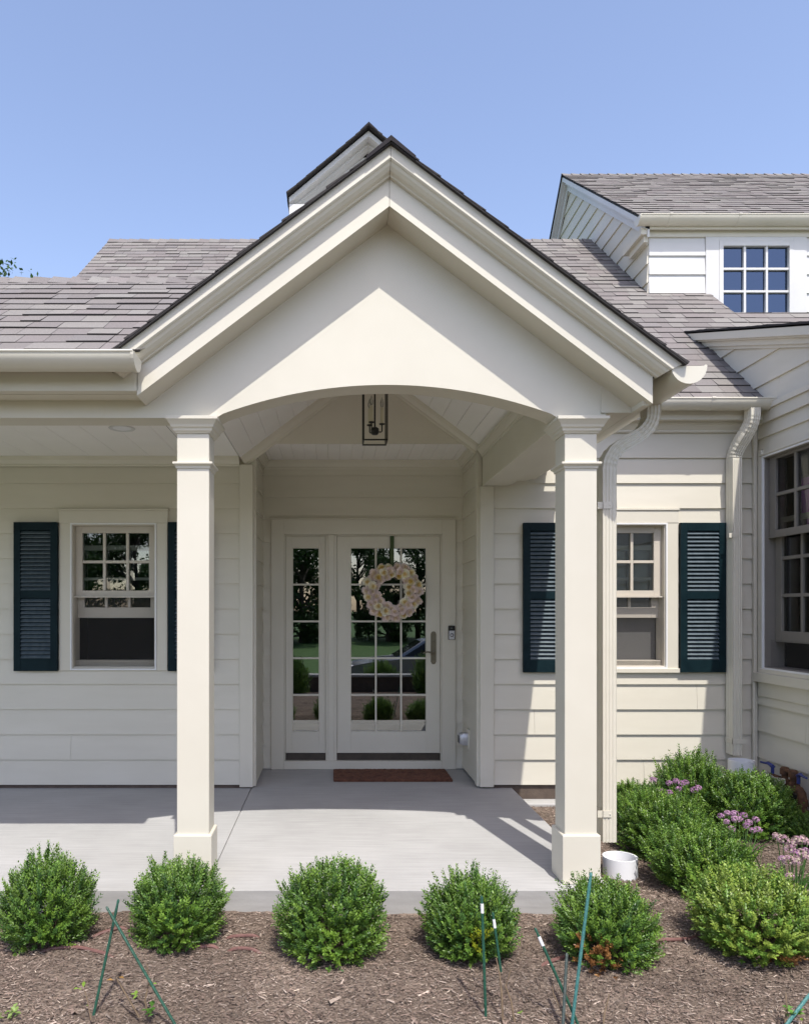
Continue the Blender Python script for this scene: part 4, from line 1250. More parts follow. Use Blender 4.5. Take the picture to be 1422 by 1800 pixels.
def add_flower(di, ang, rad, out, sc):
    o = bpy.data.objects.new('flower', protos[di]); COL.objects.link(o); o.parent = T
    nrm = Vector((math.cos(ang) * .35 * (1 if rad > .19 else -1) + r.uniform(-.2, .2), -1, math.sin(ang) * .35 * (1 if rad > .19 else -1) + r.uniform(-.2, .2))).normalized()
    o.rotation_mode = 'QUATERNION'
    o.rotation_quaternion = Vector((0, 0, 1)).rotation_difference(nrm) @ Matrix.Rotation(r.uniform(0, 6.28), 3, 'Z').to_quaternion()
    o.location = (math.cos(ang) * rad, -out, math.sin(ang) * rad); o.scale = (sc,) * 3
seqs = [0, 1, 2, 4, 0, 2, 1, 3, 2, 0, 1, 2, 4, 0, 2, 3, 0]
for k in range(22):
    add_flower(seqs[k % 17], 2 * math.pi * k / 22 + r.uniform(-.08, .08), .222 + r.uniform(-.014, .016), .022, r.uniform(.85, 1.08))
for k in range(14):
    add_flower(seqs[(k * 3 + 1) % 17], 2 * math.pi * (k + .5) / 14 + r.uniform(-.1, .1), .150 + r.uniform(-.012, .012), .030, r.uniform(.8, 1.0))
for k in range(16):
    add_flower(seqs[(k * 5 + 2) % 17], 2 * math.pi * (k + .2) / 16 + r.uniform(-.1, .1), .188, .050, r.uniform(.75, .95))

# white drain pipes under the downspouts
def drain(px, py, D, rad, h, label):
    c = at(px, py, D); c.z = GZ - .02
    g = MB(); g.lathe([(rad, 0), (rad, h), (rad - .010, h), (rad - .010, .02), (0.001, .02)], c, 40)
    return tag(build('drain_pipe', g, M['pvc'], smooth=True, loc=c), label, 'drain pipe', 'white drain pipes under the downspouts')
drain(1090, 1537, 4.33, .098, .125, 'white plastic drain pipe standing beside the right porch column base')
drain(1303, 1400, 5.70, .093, .41, 'white plastic drain pipe in the corner under the wing downspout')

# gas meter manifold at the wing wall
gx, = (3.30,)
T = thing('gas_valve', 'rusty gas pipe manifold with blue handles low on the side wing', 'gas pipe', (gx, 5.35, GZ))
yl, yr_ = 5.62, 5.22                      # y of left/right riser
zt = 0.155
g = MB()
g.tube([(gx, yr_ - .02, GZ - .05), (gx, yr_ - .02, zt - .06), (gx, yr_ - .014, zt - .02), (gx, yr_ + .01, zt), (gx, yr_ + .06, zt)], [.030] * 5, 14)
g.lathe([(.037, 0), (.037, .045)], (gx, yr_ - .02, zt - .10), 14); g.lathe([(.036, 0), (.036, .03)], (gx, yr_ - .02, .0), 14)
tpart(T, 'pipe', g, M['rust'], smooth=True)
g = MB()
g.tube([(gx, yl - .06, GZ - .05), (gx, yl - .01, zt - .10), (gx, yl + .0, zt - .02), (gx, yl - .02, zt + .02), (gx, yl - .06, zt + .02)], [.028] * 5, 14)
g.lathe([(.036, 0), (.036, .04)], (gx, yl - .0, zt - .02), 14)
tpart(T, 'pipe', g, M['rust'], smooth=True)
g = MB()
g.tube([(gx, yl - .05, zt + .02), (gx, yr_ + .06, zt)], .030, 14)
for yy in (yl - .08, yr_ + .08, (yl + yr_) / 2 + .06, (yl + yr_) / 2 - .06):
    g.lathe([(.042, -.022), (.042, .022)], (gx, yy, zt + .01), 8, axis=(0, 1, 0))
tpart(T, 'manifold', g, M['rust'])
g = MB(); fp_ = FACE_L(gx - .045)
cy = (yl + yr_) / 2 + .03
pp = [(-.13, .075), (-.09, .06), (0, .045), (.10, .06), (.13, .062), (.135, .03), (.10, .005), (.09, -.03), (.12, -.075), (.10, -.085), (.05, -.04), (-.08, -.03), (-.12, -.045), (-.135, -.015), (-.11, .005), (-.115, .03), (-.14, .05)]
g.ext([(a_, b_) for a_, b_ in pp], fp_.p(-cy, zt, 0), fp_.p(-cy, zt, .006), fp_.u, fp_.v)
for a_, b_ in ((-.125, .055), (-.12, -.02), (.12, .045), (.10, -.07)):
    g.lathe([(.010, .006), (.010, .012)], fp_.p(-cy + a_, zt + b_, 0), 8, axis=fp_.n)
tpart(T, 'bracket_plate', g, M['plate'])
for yy, dy_ in ((yl - .07, .10), (yr_ + .02, -.10)):
    g = MB()
    g.lathe([(.012, 0), (.012, .05), (.018, .052), (.018, .062)], (gx, yy, zt + .045), 10)
    g.tube([(gx, yy, zt + .105), (gx - .01, yy + dy_ * .4, zt + .12), (gx - .015, yy + dy_ * .6, zt + .115), (gx - .02, yy + dy_ * 1.2, zt + .112)], [.014, .013, .009, .008], 8)
    tpart(T, 'valve_handle', g, M['bluev'], smooth=True)
g = MB()
for yy in ((yl + yr_) / 2 - .02, (yl + yr_) / 2 - .12):
    g.lathe([(.022, .03), (.022, .075), (.032, .078), (.032, .115), (.024, .13), (.01, .132)], (gx, yy, zt), 10)
g.tube([(gx, (yl + yr_) / 2 - .02, zt + .11), (gx, (yl + yr_) / 2 - .12, zt + .11)], .018, 10)
tpart(T, 'regulator', g, M['rust'], smooth=True)
g = MB(); g.lathe([(.02, -.13), (.05, -.125), (.058, -.09), (.058, -.05), (.03, -.04)], (gx, cy - .10, zt), 16); tpart(T, 'meter_base', g, M['blackpl'], smooth=True)

# green plant stakes
def stake(top, base, D_top, D_base, mat, label, rad=.0055, band=None, tip=False):
    a = at(*top, D_top); b = at(*base, D_base)
    d = (b - a).normalized(); b = b + d * .04
    n = 14
    pts = [a + (b - a) * (i / n) for i in range(n + 1)]
    rr = [rad * (1.06 if i % 2 else .97) for i in range(n + 1)]
    rr[0] = rad * .8
    T = thing('plant_stake', label, 'plant stake', b, 'green plant stakes in the mulch bed')
    g = MB(); g.tube(pts, rr, 8); tpart(T, 'rod', g, mat, smooth=True)
    if band:
        q0 = a + d * band[0]; q1 = a + d * band[1]
        g = MB(); g.tube([q0, q1], rad * 1.16, 8); tpart(T, 'white_band', g, M['tag'], smooth=True)
    g = MB(); g.lathe([(rad * .95, 0), (rad * 1.0, .008), (rad * .5, .014)], a, 8, axis=-d); tpart(T, 'cap', g, mat, smooth=True)
stake((207, 1588), (165, 1783), 2.92, 2.82, M['stake'], 'dark green plant stake, the nearly upright one of the crossed pair at left')
stake((190, 1600), (310, 1806), 2.86, 2.74, M['stake'], 'dark green plant stake leaning right, crossing another at the left')
stake((847, 1582), (854, 1792), 2.86, 2.80, M['stake'], 'straight green plant stake with white band before the yellow-patched boxwood', band=(.015, .05))
stake((867, 1611), (878, 1690), 2.93, 2.90, M['stake'], 'short green plant stake with white band tied beside a dry twig', rad=.005, band=(.012, .045))
stake((943, 1638), (1018, 1806), 2.83, 2.74, M['stake'], 'green plant stake with white band leaning right before the browned boxwood', band=(.02, .055))
stake((996, 1683), (989, 1812), 2.80, 2.72, M['stakeg'], 'weathered grey-green plant stake between two leaning stakes', rad=.006)
stake((1038, 1541), (1004, 1812), 2.80, 2.72, M['stake2'], 'tall pale green plant stake leaning left before the browned boxwood', rad=.0062)
stake((1424, 1748), (1378, 1808), 2.80, 2.72, M['stake2'], 'pale green plant stake entering at the bottom right corner', rad=.0062)

# dry rose canes with a few leaves near the stakes
def cane(pts, label, leaves=(), r0=.004):
    b = Vector(pts[0])
    T = thing('young_plant', label, 'young plant', b)
    g = MB(); n = len(pts)
    g.tube(pts, [r0 * (1 - .55 * i / (n - 1)) for i in range(n)], 6); tpart(T, 'stem', g, M['twig'], smooth=True)
    if leaves:
        rr = random.Random(len(label))
        g = MB()
        for (c, k, s_, col) in leaves:
            c = Vector(c)
            for i in range(k):
                a = rr.uniform(0, 6.28); d = Vector((math.cos(a), math.sin(a), rr.uniform(-.1, .7))).normalized(); t = d.cross(Vector((0, 0, 1))).normalized()
                L = s_ * rr.uniform(.7, 1.3); q = rr.uniform(.8, 1.2)
                p = c + Vector((rr.uniform(-1, 1), rr.uniform(-1, 1), rr.uniform(-.3, .6))) * s_ * .8
                g.cur = (col[0] * q, col[1] * q, col[2] * q, 1)
                u_ = Vector((0, 0, .15 * L))
                g.add([p, p + d * L * .5 + t * L * .3 + u_, p + d * L, p + d * L * .5 - t * L * .3 + u_, p + d * L * .5], [(0, 4, 1), (1, 4, 2), (2, 4, 3), (3, 4, 0)])
        tpart(T, 'leaves', g, M['leaf'], fix=False, color=True)
YG = (.16, .26, .03); GR = (.07, .17, .025); DR = (.30, .17, .05)
q = lambda px, py, D: tuple(at(px, py, D))
cane([q(160, 1795, 2.75), q(155, 1765, 2.78), q(150, 1745, 2.80), q(146, 1740, 2.82)], 'thin trailing shoot at the foot of the left crossed stakes', [(q(146, 1738, 2.82), 3, .02, YG), (q(158, 1770, 2.78), 2, .016, YG)], .003)
cane([q(262, 1792, 2.78), q(255, 1760, 2.80), q(262, 1725, 2.82), q(258, 1695, 2.83)], 'young leafy shoot between the left crossed stakes', [(q(262, 1780, 2.78), 9, .03, GR), (q(264, 1735, 2.8), 3, .02, YG), (q(230, 1755, 2.8), 3, .02, YG)])
cane([q(245, 1790, 2.78), q(225, 1755, 2.82), q(207, 1725, 2.84), q(205, 1718, 2.85)], 'dry bent shoot with a curled brown leaf beside the left stakes', [(q(207, 1722, 2.84), 2, .022, DR)])
cane([q(884, 1802, 2.76), q(882, 1750, 2.80), q(878, 1712, 2.84), q(872, 1685, 2.88)], 'tan dry cane tied to the short white banded stake', [], .0045)
cane([q(905, 1800, 2.76), q(898, 1760, 2.79), q(889, 1735, 2.82), q(898, 1705, 2.84)], 'branching dry cane right of the short stake', [(q(912, 1785, 2.76), 2, .02, YG)])
cane([q(1010, 1800, 2.75), q(985, 1775, 2.78), q(973, 1748, 2.8), q(968, 1720, 2.82)], 'bent yellowish cane behind the leaning stakes', [], .0035)
cane([q(1060, 1806, 2.74), q(1063, 1780, 2.77), q(1068, 1762, 2.79), q(1071, 1748, 2.8)], 'short upright dry cane right of the tall pale stake', [], .0035)
cane([q(1380, 1800, 2.75), q(1383, 1770, 2.79), q(1381, 1745, 2.82)], 'young bright green seedling at the bottom right corner', [(q(1385, 1780, 2.78), 12, .032, (.12, .27, .04)), (q(1405, 1790, 2.76), 4, .022, YG)])
cane([q(15, 1800, 2.75), q(18, 1788, 2.77), q(14, 1778, 2.78)], 'pale green ground seedling at the bottom left corner', [(q(18, 1785, 2.77), 12, .025, (.18, .26, .06)), (q(-5, 1790, 2.77), 6, .02, (.2, .22, .08))])

# drip hoses: they dip in and out of the mulch
def hose(pts, label):
    ps = [Vector((x, y, mulch_h(x, y) + dz_)) for x, y, dz_ in pts]
    fine = []
    for i in range(len(ps) - 1):
        p0 = ps[max(i - 1, 0)]; p1 = ps[i]; p2 = ps[i + 1]; p3 = ps[min(i + 2, len(ps) - 1)]
        for k in range(6):
            t = k / 6
            fine.append(.5 * ((2 * p1) + (p2 - p0) * t + (2 * p0 - 5 * p1 + 4 * p2 - p3) * t * t + (3 * p1 - p0 - 3 * p2 + p3) * t ** 3))
    fine.append(ps[-1])
    g = MB(); g.tube(fine, .0085, 8)
    tag(build('drip_hose', g, M['hose'], smooth=True, loc=fine[0]), label, 'hose', 'brown drip hoses half buried in the mulch')
def hp(px, py, dz_):
    D = 1300 * (H - GZ) / (py - 1072); return ((px - 585) * D / 1300, D, dz_)
hose([hp(60, 1676, -.02), hp(85, 1671, .004), hp(130, 1670, .010), hp(165, 1676, .007), hp(188, 1683, .004), hp(215, 1690, -.025)], 'curved brown hose lying before the leftmost boxwood')
hose([hp(150, 1652, -.02), hp(172, 1646, .006), hp(195, 1641, .008), hp(214, 1637, .006), hp(235, 1636, -.02)], 'brown hose between the two leftmost boxwoods')
hose([hp(315, 1672, -.02), hp(335, 1669, .005), hp(360, 1668, .006), hp(377, 1667, .004), hp(395, 1668, -.025)], 'brown hose at the foot of the second boxwood from left')
hose([hp(388, 1650, -.025), hp(404, 1650, .006), hp(428, 1650, .008), hp(448, 1650, .006), hp(464, 1650, -.025)], 'rear short brown hose in the gap before the widest boxwood')
hose([hp(392, 1670, -.025), hp(410, 1671, .005), hp(432, 1672, .006), hp(452, 1675, .003), hp(468, 1677, -.025)], 'front short brown hose in the gap before the widest boxwood')
hose([hp(1120, 1655, -.01), hp(1142, 1657, .009), hp(1175, 1658, .012), hp(1205, 1656, .010), hp(1228, 1652, .008), hp(1260, 1648, -.01)], 'brown hose between the browned and the yellow-green boxwoods')
hose([hp(940, 1702, -.02), hp(960, 1695, .005), hp(990, 1688, .008), hp(1015, 1680, .006), hp(1040, 1672, -.01)], 'brown hose at the foot of the browned boxwood')

# ------------------------------------------------------------------ boxwoods
def boxwood_mesh(seed, n_sprig, kind):
    r = random.Random(seed)
    V, F, C = [], [], []
    lump = [(Vector((r.gauss(0, 1), r.gauss(0, 1), r.gauss(0, 1))).normalized(), r.uniform(-.15, .16)) for _ in range(16)]
    for s_ in range(n_sprig):
        while True:
            d = Vector((r.gauss(0, 1), r.gauss(0, 1), r.gauss(0.25, 1))).normalized()
            if d.z > -.62: break
        if r.random() < .18: rad = r.uniform(.45, .8)
        else: rad = r.uniform(.78, 1.0)
        for ld, la in lump:
            rad *= 1 + la * max(0, ld.dot(d)) ** 4
        tip = Vector((d.x, d.y, d.z)) * rad
        out = (d + Vector((0, 0, .75 + .8 * max(0, d.z))) + Vector((r.uniform(-.3, .3), r.uniform(-.3, .3), r.uniform(-.15, .3)))).normalized()
        L = r.uniform(.22, .42)
        if r.random() < .17 and d.z > .0:
            tip = tip + out * r.uniform(.06, .24)
        base = tip - out * L
        side = out.orthogonal().normalized(); side.rotate(Matrix.Rotation(r.uniform(0, 6.28), 3, out))
        fw_ = out.cross(side)
        b = r.uniform(.75, 1.25)
        hue = r.random()
        if kind == 'yellow':
            c0 = (.24, .33, .055) if hue < .55 else (.15, .27, .042)
        else:
            c0 = (.105, .205, .030) if hue < .45 else ((.155, .265, .036) if hue < .8 else (.060, .135, .028))
        dead = False
        if kind == 'brown' and (d - Vector((-.45, -.85, -.28)).normalized()).length < .48:
            dead = r.random() < .75
        if kind == 'yellow' and (d - Vector((.1, -.8, -.6)).normalized()).length < .42:
            dead = r.random() < .55
        if kind == 'patch' and (d - Vector((.02, -.98, .0)).normalized()).length < .24:
            c0 = (.26, .30, .02)
        if dead: c0 = (.30, .15, .05) if hue < .6 else (.20, .09, .03)
        nl_ = r.randint(7, 10)
        for k in range(nl_):
            t = (k + .5) / nl_
            p = base + out * (L * t)
            for sg in (-1, 1):
                ax = (side if k % 2 else fw_) * sg
                ld = (out * r.uniform(.55, .95) + ax * r.uniform(.5, .9) + Vector((r.uniform(-.2, .2),) * 3)).normalized()
                ln = r.uniform(.056, .100) * (1.15 - .45 * t)
                tt = ld.cross(out)
                if tt.length < .05: continue
                tt = tt.normalized() * ln * r.uniform(.20, .27)
                nn_ = ld.cross(tt).normalized() * ln * .06
                i0 = len(V)
                V += [p, p + ld * ln * .5 + tt + nn_, p + ld * ln, p + ld * ln * .5 - tt + nn_]
                F += [(i0, i0 + 1, i0 + 2), (i0, i0 + 2, i0 + 3)]
                q_ = b * r.uniform(.82, 1.18)
                C += [(c0[0] * q_, c0[1] * q_, c0[2] * q_, 1)] * 4
    g = MB(); g.v = [tuple(v) for v in V]; g.f = F; g.m = [0] * len(F); g.c = C
    o = build('foliage', g, M['leaf'], fix=False, color=True)
    me = o.data; bpy.data.objects.remove(o)
    return me
def stem_mesh():
    r = random.Random(2); g = MB()
    for k in range(9):
        a = r.uniform(0, 6.28); d = Vector((math.cos(a) * .45, math.sin(a) * .45, 1))
        g.tube([Vector((math.cos(a) * .03, math.sin(a) * .03, -1.05)), Vector((math.cos(a) * .12, math.sin(a) * .12, -.6)), Vector((0, 0, -.6)) + d * .55], [.035, .028, .012], 6)
    o = build('stem', g, M['twig'], smooth=True); me = o.data; bpy.data.objects.remove(o); return me
BM = {'a': boxwood_mesh(1, 1150, 'green'), 'b': boxwood_mesh(2, 1150, 'green'), 'c': boxwood_mesh(3, 1150, 'green'),
      'brown': boxwood_mesh(4, 1150, 'brown'), 'yellow': boxwood_mesh(5, 1200, 'yellow'), 'patch': boxwood_mesh(6, 1150, 'patch')}
STM = stem_mesh()
def boxwood(px, D, rx, top, mesh, rot, label):
    x = (px - 585) * D / 1300
    hz = (H + (1072 - top) * D / 1300) - GZ          # total height
    rz = hz / 1.62
    T = thing('boxwood', label, 'boxwood', (x, D, GZ), 'boxwoods planted round the porch')
    for nm, me in (('foliage', BM[mesh]), ('stem', STM)):
        o = bpy.data.objects.new(nm, me); COL.objects.link(o); o.parent = T
        o.location = (0, 0, rz * .66); o.rotation_euler = (0, 0, rot if nm == 'foliage' or True else 0)
        o.scale = (rx / .98, rx / .98, rz / .98)
boxwood(85, 3.475, .228, 1508, 'a', .3, 'round green boxwood cut by the left edge of the photo')
boxwood(308, 3.487, .236, 1518, 'b', 1.9, 'round green boxwood in front of the left porch column')
boxwood(583, 3.37, .258, 1524, 'c', 4.1, 'widest boxwood of the front row, before the doormat')
boxwood(827, 3.33, .232, 1532, 'patch', 0, 'boxwood with a small yellow patch behind the two banded stakes')
boxwood(1060, 3.314, .240, 1546, 'brown', 0, 'boxwood with a dead brown patch before the right porch column')
boxwood(1328, 3.387, .290, 1532, 'yellow', 0, 'large yellow-green boxwood with a dry base at the lower right')
boxwood(1230, 4.116, .275, 1450, 'b', 3.3, 'green boxwood directly behind the yellow-green boxwood, right of the drain pipe')
boxwood(1168, 4.70, .300, 1400, 'c', .8, 'green boxwood behind the drain pipe, right of the long downspout')
boxwood(1112, 5.30, .240, 1378, 'a', 2.2, 'dark boxwood half hidden behind the foot of the long downspout')
boxwood(1217, 5.46, .285, 1328, 'a', 5.1, 'boxwood against the sunlit siding behind the pink flowers')
boxwood(1316, 5.12, .310, 1362, 'c', 2.6, 'boxwood in front of the rusty gas pipe')
boxwood(1434, 4.86, .205, 1432, 'b', 5.6, 'boxwood cut by the right edge below the gas pipe')

# ------------------------------------------------------------------ flowering onions
def head_mesh(seed, cols, rad, flat=1.0):
    r = random.Random(seed); g = MB()
    for k in range(46):
        d = Vector((r.gauss(0, 1), r.gauss(0, 1), r.gauss(.35, 1))).normalized()
        c = Vector((d.x, d.y, d.z * flat)) * rad * r.uniform(.75, 1.0)
        t = d.orthogonal().normalized(); t.rotate(Matrix.Rotation(r.uniform(0, 6.28), 3, d)); b = d.cross(t)
        s_ = rad * r.uniform(.22, .34); cc = cols[r.randrange(len(cols))]; q_ = r.uniform(.8, 1.15)
        g.cur = (cc[0] * q_, cc[1] * q_, cc[2] * q_, 1)
        n = 6; vs_ = [c]
        for i in range(2 * n):
            a = math.pi * i / n; rr = s_ * (1 if i % 2 == 0 else .42)
            vs_.append(c + (t * math.cos(a) + b * math.sin(a)) * rr + d * (s_ * .35 if i % 2 == 0 else 0))
        g.add(vs_, [(0, i + 1, (i + 1) % (2 * n) + 1) for i in range(2 * n)])
    o = build('flower_head', g, M['floret'], fix=False, color=True); me = o.data; bpy.data.objects.remove(o); return me
HP = [head_mesh(1, [(.46, .24, .44), (.55, .32, .50), (.38, .18, .36)], .024, .8), head_mesh(2, [(.50, .28, .46), (.60, .38, .52)], .026, .75),
      head_mesh(3, [(.55, .36, .42), (.62, .46, .44), (.45, .26, .36), (.60, .52, .42)], .028, .8)]
def allium(base, heads, D, label, late=False):
    b = at(*base, D); b.z = GZ
    T = thing('flowering_onion', label, 'flower', b, 'pink flowering onions between the boxwoods')
    r = random.Random(len(label))
    for (px, py, dD) in heads:
        p = at(px, py, D + dD)
        root = Vector((b.x + (p.x - b.x) * .45 + r.uniform(-.01, .01), D + dD * .6, GZ))
        g = MB(); g.tube([root, (root + p) / 2 + Vector((r.uniform(-.01, .01), 0, .01)), p], [.0035, .003, .0025], 6); tpart(T, 'flower_stem', g, M['leafstem'], smooth=True)
        o = bpy.data.objects.new('flower_head', HP[2 if late and r.random() < .8 else r.randrange(2)]); COL.objects.link(o); o.parent = T
        o.location = p - b; o.rotation_euler = (r.uniform(-.3, .3), r.uniform(-.3, .3), r.uniform(0, 6)); k = r.uniform(.8, 1.1); o.scale = (k, k, k)
    g = MB()
    for k in range(46):
        a = r.uniform(0, 6.28); x0 = b + Vector((r.uniform(-.10, .10), r.uniform(-.07, .07), 0))
        L = r.uniform(.12, .22); d = Vector((math.cos(a) * .45, math.sin(a) * .45, 1)).normalized(); t = d.cross(Vector((math.sin(a), -math.cos(a), .2))).normalized() * .004
        m_ = x0 + d * L * .6; e_ = x0 + d * L + Vector((math.cos(a), math.sin(a), -.5)) * L * .25
        q_ = r.uniform(.8, 1.2); g.cur = (.075 * q_, .17 * q_, .035 * q_, 1)
        g.add([x0 - t, x0 + t, m_ + t, m_ - t, e_], [(0, 1, 2, 3), (3, 2, 4)])
    tpart(T, 'leaves', g, M['leaf'], fix=False, color=True)
M['leafstem'] = surf('green_flower_stem', (.06, .14, .03), (.10, .20, .05), 30, .6)
allium((1190, 1440), [(1148, 1371, .1), (1160, 1391, 0), (1176, 1377, .05), (1176, 1394, -.03), (1188, 1373, .04), (1198, 1378, 0), (1205, 1376, .06), (1193, 1387, -.05), (1220, 1389, 0), (1228, 1385, .05)], 4.98, 'pink flowering onions before the sunlit siding')
allium((1300, 1505), [(1267, 1435, 0), (1279, 1430, .05), (1291, 1431, .04), (1293, 1441, -.02), (1277, 1445, -.03), (1307, 1434, .04), (1316, 1446, 0), (1312, 1452, -.04), (1329, 1441, .04), (1323, 1460, -.05), (1333, 1459, 0), (1286, 1457, -.06), (1299, 1440, .0)], 4.50, 'pink flowering onions in the gap behind the middle boxwood')
allium((1395, 1575), [(1366, 1472, .05), (1376, 1476, 0), (1392, 1483, 0), (1401, 1478, .06), (1410, 1477, 0), (1420, 1481, .05), (1388, 1494, -.05), (1398, 1500, -.04), (1410, 1502, -.05), (1416, 1496, 0), (1375, 1510, -.06), (1385, 1513, -.08), (1400, 1514, -.08), (1418, 1508, -.06), (1388, 1541, -.25)], 3.95, 'fading pink flowering onions at the right edge above the yellow-green boxwood', late=True)

# ------------------------------------------------------------------ what the glass reflects and what shows beyond the roofs
def tree_meshes(seed, Hh, crown_r, n, lo=.18, ls=1.0):
    r = random.Random(seed); g = MB()
    g.tube([(0, 0, -.3), (0.05, 0, Hh * .2), (-.1, .05, Hh * .45), (0, 0, Hh * .8)], [.30, .24, .17, .05], 10)
    cl = []
    for k in range(26):
        a = r.uniform(0, 6.28); zz = Hh * r.uniform(lo, .92); rr = crown_r * r.uniform(.35, 1.0) * math.sin(math.pi * min(1, (zz / Hh) * .8 + .12))
        e = Vector((math.cos(a) * rr, math.sin(a) * rr, zz)); cl.append((e, r.uniform(.7, 1.5)))
        g.tube([(0, 0, max(.5, zz - 1.6)), e * .5 + Vector((0, 0, zz * .5 - .5)), e], [.10, .06, .02], 6)
    o = build('trunk', g, M['bark'], smooth=True); tm = o.data; bpy.data.objects.remove(o)
    g = MB()
    for _ in range(n):
        e, sr = cl[r.randrange(len(cl))]
        d = Vector((r.gauss(0, 1), r.gauss(0, 1), r.gauss(0, .8))); d = d.normalized() * sr * r.random() ** .4
        p = e + d; a = Vector((r.gauss(0, 1), r.gauss(0, 1), r.gauss(.6, 1))).normalized(); t = a.orthogonal().normalized(); t.rotate(Matrix.Rotation(r.uniform(0, 6.28), 3, a)); b = a.cross(t)
        s_ = r.uniform(.10, .22) * ls; q_ = r.uniform(.6, 1.4)
        g.cur = (.040 * q_, .085 * q_, .018 * q_, 1)
        g.add([p - t * s_, p + b * s_ * .5, p + t * s_, p - b * s_ * .5], [(0, 1, 2, 3)])
    o = build('crown', g, M['treeleaf'], fix=False, color=True); cm = o.data; bpy.data.objects.remove(o)
    return tm, cm
TA, TB = tree_meshes(1, 11, 3.6, 9000), tree_meshes(2, 8, 3.6, 9000, .05)
def tree(x, y, z, sc, rot, kind, label, group='trees across the lawn'):
    T = thing('tree', label, 'tree', (x, y, z), group)
    for nm, me in zip(('trunk', 'crown'), kind):
        o = bpy.data.objects.new(nm, me); COL.objects.link(o); o.parent = T; o.scale = (sc,) * 3; o.rotation_euler = (0, 0, rot)
TC = tree_meshes(1, 11, 3.6, 30000, .18, .42)
tree(-14.5, 29, -.55, 1.475, .6, TC, 'green tree top showing over the left porch roof', None)
r = random.Random(8)
for k in range(25):
    tree(-25 + k * 2.0 + r.uniform(-.8, .8), (-31 if k % 2 else -27) + r.uniform(-2, 2), -.3, r.uniform(.55, .78), r.uniform(0, 6), TA if k % 2 else TB, 'leafy tree kept low for skylight, across the lawn, reflected dark in the door glass')  # tree row scaled down so skylight reaches into the porch
# low stone edging and shrubs by the drive
g = MB(); g.wbox(-8, 8, -3.78, -3.44, -.76, -.10, 0)
W = thing('retaining_wall', 'low dark retaining wall with a pale stone cap beside the driveway', 'wall', (0, -3.6, -.75))
tpart(W, 'wall_face', g, M['found'])
g = MB()
for k in range(16):
    g.wbox(-8 + k * 1.0, -8 + k * 1.0 + .994, -3.80, -3.40, -.0995, -.045)
tpart(W, 'cap_stones', g, M['concrete'], bevel=.01)
for i, (x, y, sc) in enumerate(((2.2, -2.6, .50), (3.1, -2.5, .6), (-.9, -2.4, .42), (1.15, -4.3, .5), (4.2, -4.4, .6))):
    T = thing('shrub', ('loose green shrub by the driveway wall, reflected in the door', 'fuller green shrub by the driveway wall, reflected in the door', 'small green shrub by the wall, reflected in the sidelight', 'low green shrub behind the wall cap, reflected in the door', 'wide green shrub behind the wall cap, reflected beside the car')[i], 'shrub', (x, y, GZ - (.26 if i < 3 else .62)), 'shrubs by the driveway wall')
    for nm, me in (('foliage', BM['abcab'[i]]), ('stem', STM)):
        o = bpy.data.objects.new(nm, me); COL.objects.link(o); o.parent = T; o.location = (0, 0, sc * .7); o.scale = (sc, sc, sc * 1.2)
# parked car on the drive
M['carp'] = surf('silver_car_paint', (.34, .36, .39), (.38, .40, .43), 2, .22, metallic=.6)
M['tyre'] = surf('tyre_rubber', (.012, .012, .012), (.025, .025, .025), 20, .8)
M['carglass'] = surf('dark_car_glass', (.01, .012, .014), (.015, .018, .02), 3, .05)
CX, CY, CZ = 2.75, -7.0, -.742
T = thing('parked_car', 'silver sedan parked on the driveway, reflected in the door glass', 'car', (CX, CY, CZ))
def prof_body(pts, hw_, inset):
    g = MB()
    ringsL = []
    for sgn, f in ((-1, 0), (-1, 1), (1, 1), (1, 0)):
        pass
    A = [Vector((CX + x, CY - hw_ + inset, CZ + z)) for x, z in pts]; B = [Vector((CX + x, CY + hw_ - inset, CZ + z)) for x, z in pts]
    cxm = sum(p[0] for p in pts) / len(pts); czm = sum(p[1] for p in pts) / len(pts)
    A2 = [Vector((CX + cxm + (x - cxm) * 1.0, CY - hw_, CZ + czm + (z - czm) * .80)) for x, z in pts]; B2 = [Vector((v.x, 2 * CY - v.y, v.z)) for v in A2]
    g.rings([A, A2, B2, B])
    return g
body = [(-2.3, .30), (-2.32, .55), (-2.2, .72), (-1.6, .84), (-.95, .92), (1.55, .95), (2.15, .90), (2.28, .7), (2.28, .35), (2.1, .25), (-2.1, .22)]
tpart(T, 'body', prof_body(body, .90, .06), M['carp'], bevel=.03, smooth=True)
green = [(-1.10, .90), (-.35, 1.36), (.1, 1.44), (.75, 1.43), (1.30, 1.28), (1.85, .93)]
g = MB()
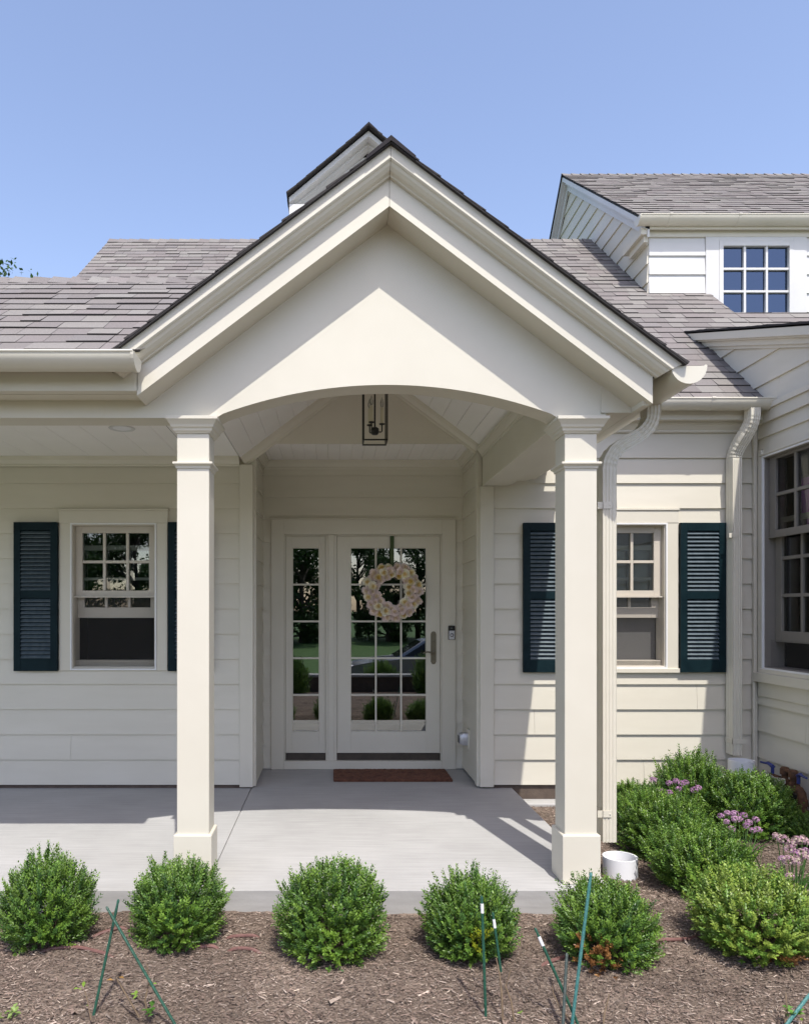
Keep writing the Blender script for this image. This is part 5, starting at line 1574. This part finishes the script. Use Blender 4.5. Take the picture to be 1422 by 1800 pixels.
hwb, hwt = .80, .60
A = [Vector((CX + x, CY - (hwb - (hwb - hwt) * (z - .9) / .54), CZ + z)) for x, z in green]; B = [Vector((v.x, 2 * CY - v.y, v.z)) for v in A]
g.rings([A, B]); tpart(T, 'cabin', g, M['carp'], bevel=.02, smooth=True)
for sgn in (-1, 1):
    g = MB(); gl = [(-.88, .95), (-.30, 1.30), (.1, 1.375), (.40, 1.375), (.40, .95)], [(.46, .95), (.46, 1.375), (.75, 1.365), (1.22, 1.23), (1.55, .96)]
    for poly in gl:
        yy = lambda z: CY + sgn * (hwb - (hwb - hwt) * (z - .9) / .54 + .004)
        n = len(poly)
        g.add([(CX + x, yy(z), CZ + z) for x, z in poly] + [(CX + x, yy(z) - sgn * .01, CZ + z) for x, z in poly], [tuple(range(n)), tuple(range(2 * n - 1, n - 1, -1))])
    tpart(T, 'side_window', g, M['carglass'])
g = MB(); g.add([(CX - 1.08, CY - .70, CZ + .93), (CX - 1.08, CY + .70, CZ + .93), (CX - .40, CY + .58, CZ + 1.345), (CX - .40, CY - .58, CZ + 1.345)], [(0, 1, 2, 3)])
tpart(T, 'windscreen', g, M['carglass'], fix=False)
for x_ in (-1.42, 1.38):
    for sgn in (-1, 1):
        g = MB(); c_ = Vector((CX + x_, CY + sgn * .80, CZ + .325))
        g.lathe([(.20, -.11), (.31, -.10), (.325, -.07), (.325, .07), (.31, .10), (.20, .11)], c_, 28, axis=(0, 1, 0)); wh = tpart(T, 'wheel', g, M['tyre'], smooth=True)
        g = MB(); g.lathe([(.03, .115), (.19, .1), (.2, .085), (.2, -.085), (.19, -.1), (.03, -.115)], c_, 20, axis=(0, 1, 0)); rim = build('rim', g, M['silver'], None, loc=T.location, smooth=True); rim.parent = wh; rim.location = (0, 0, 0)
for sgn in (-1, 1):
    g = MB(); g.wbox(CX - 2.325, CX - 2.18, CY + sgn * .68 - .15, CY + sgn * .68 + .15, CZ + .58, CZ + .70); tpart(T, 'headlight', g, M['silver'], bevel=.02)
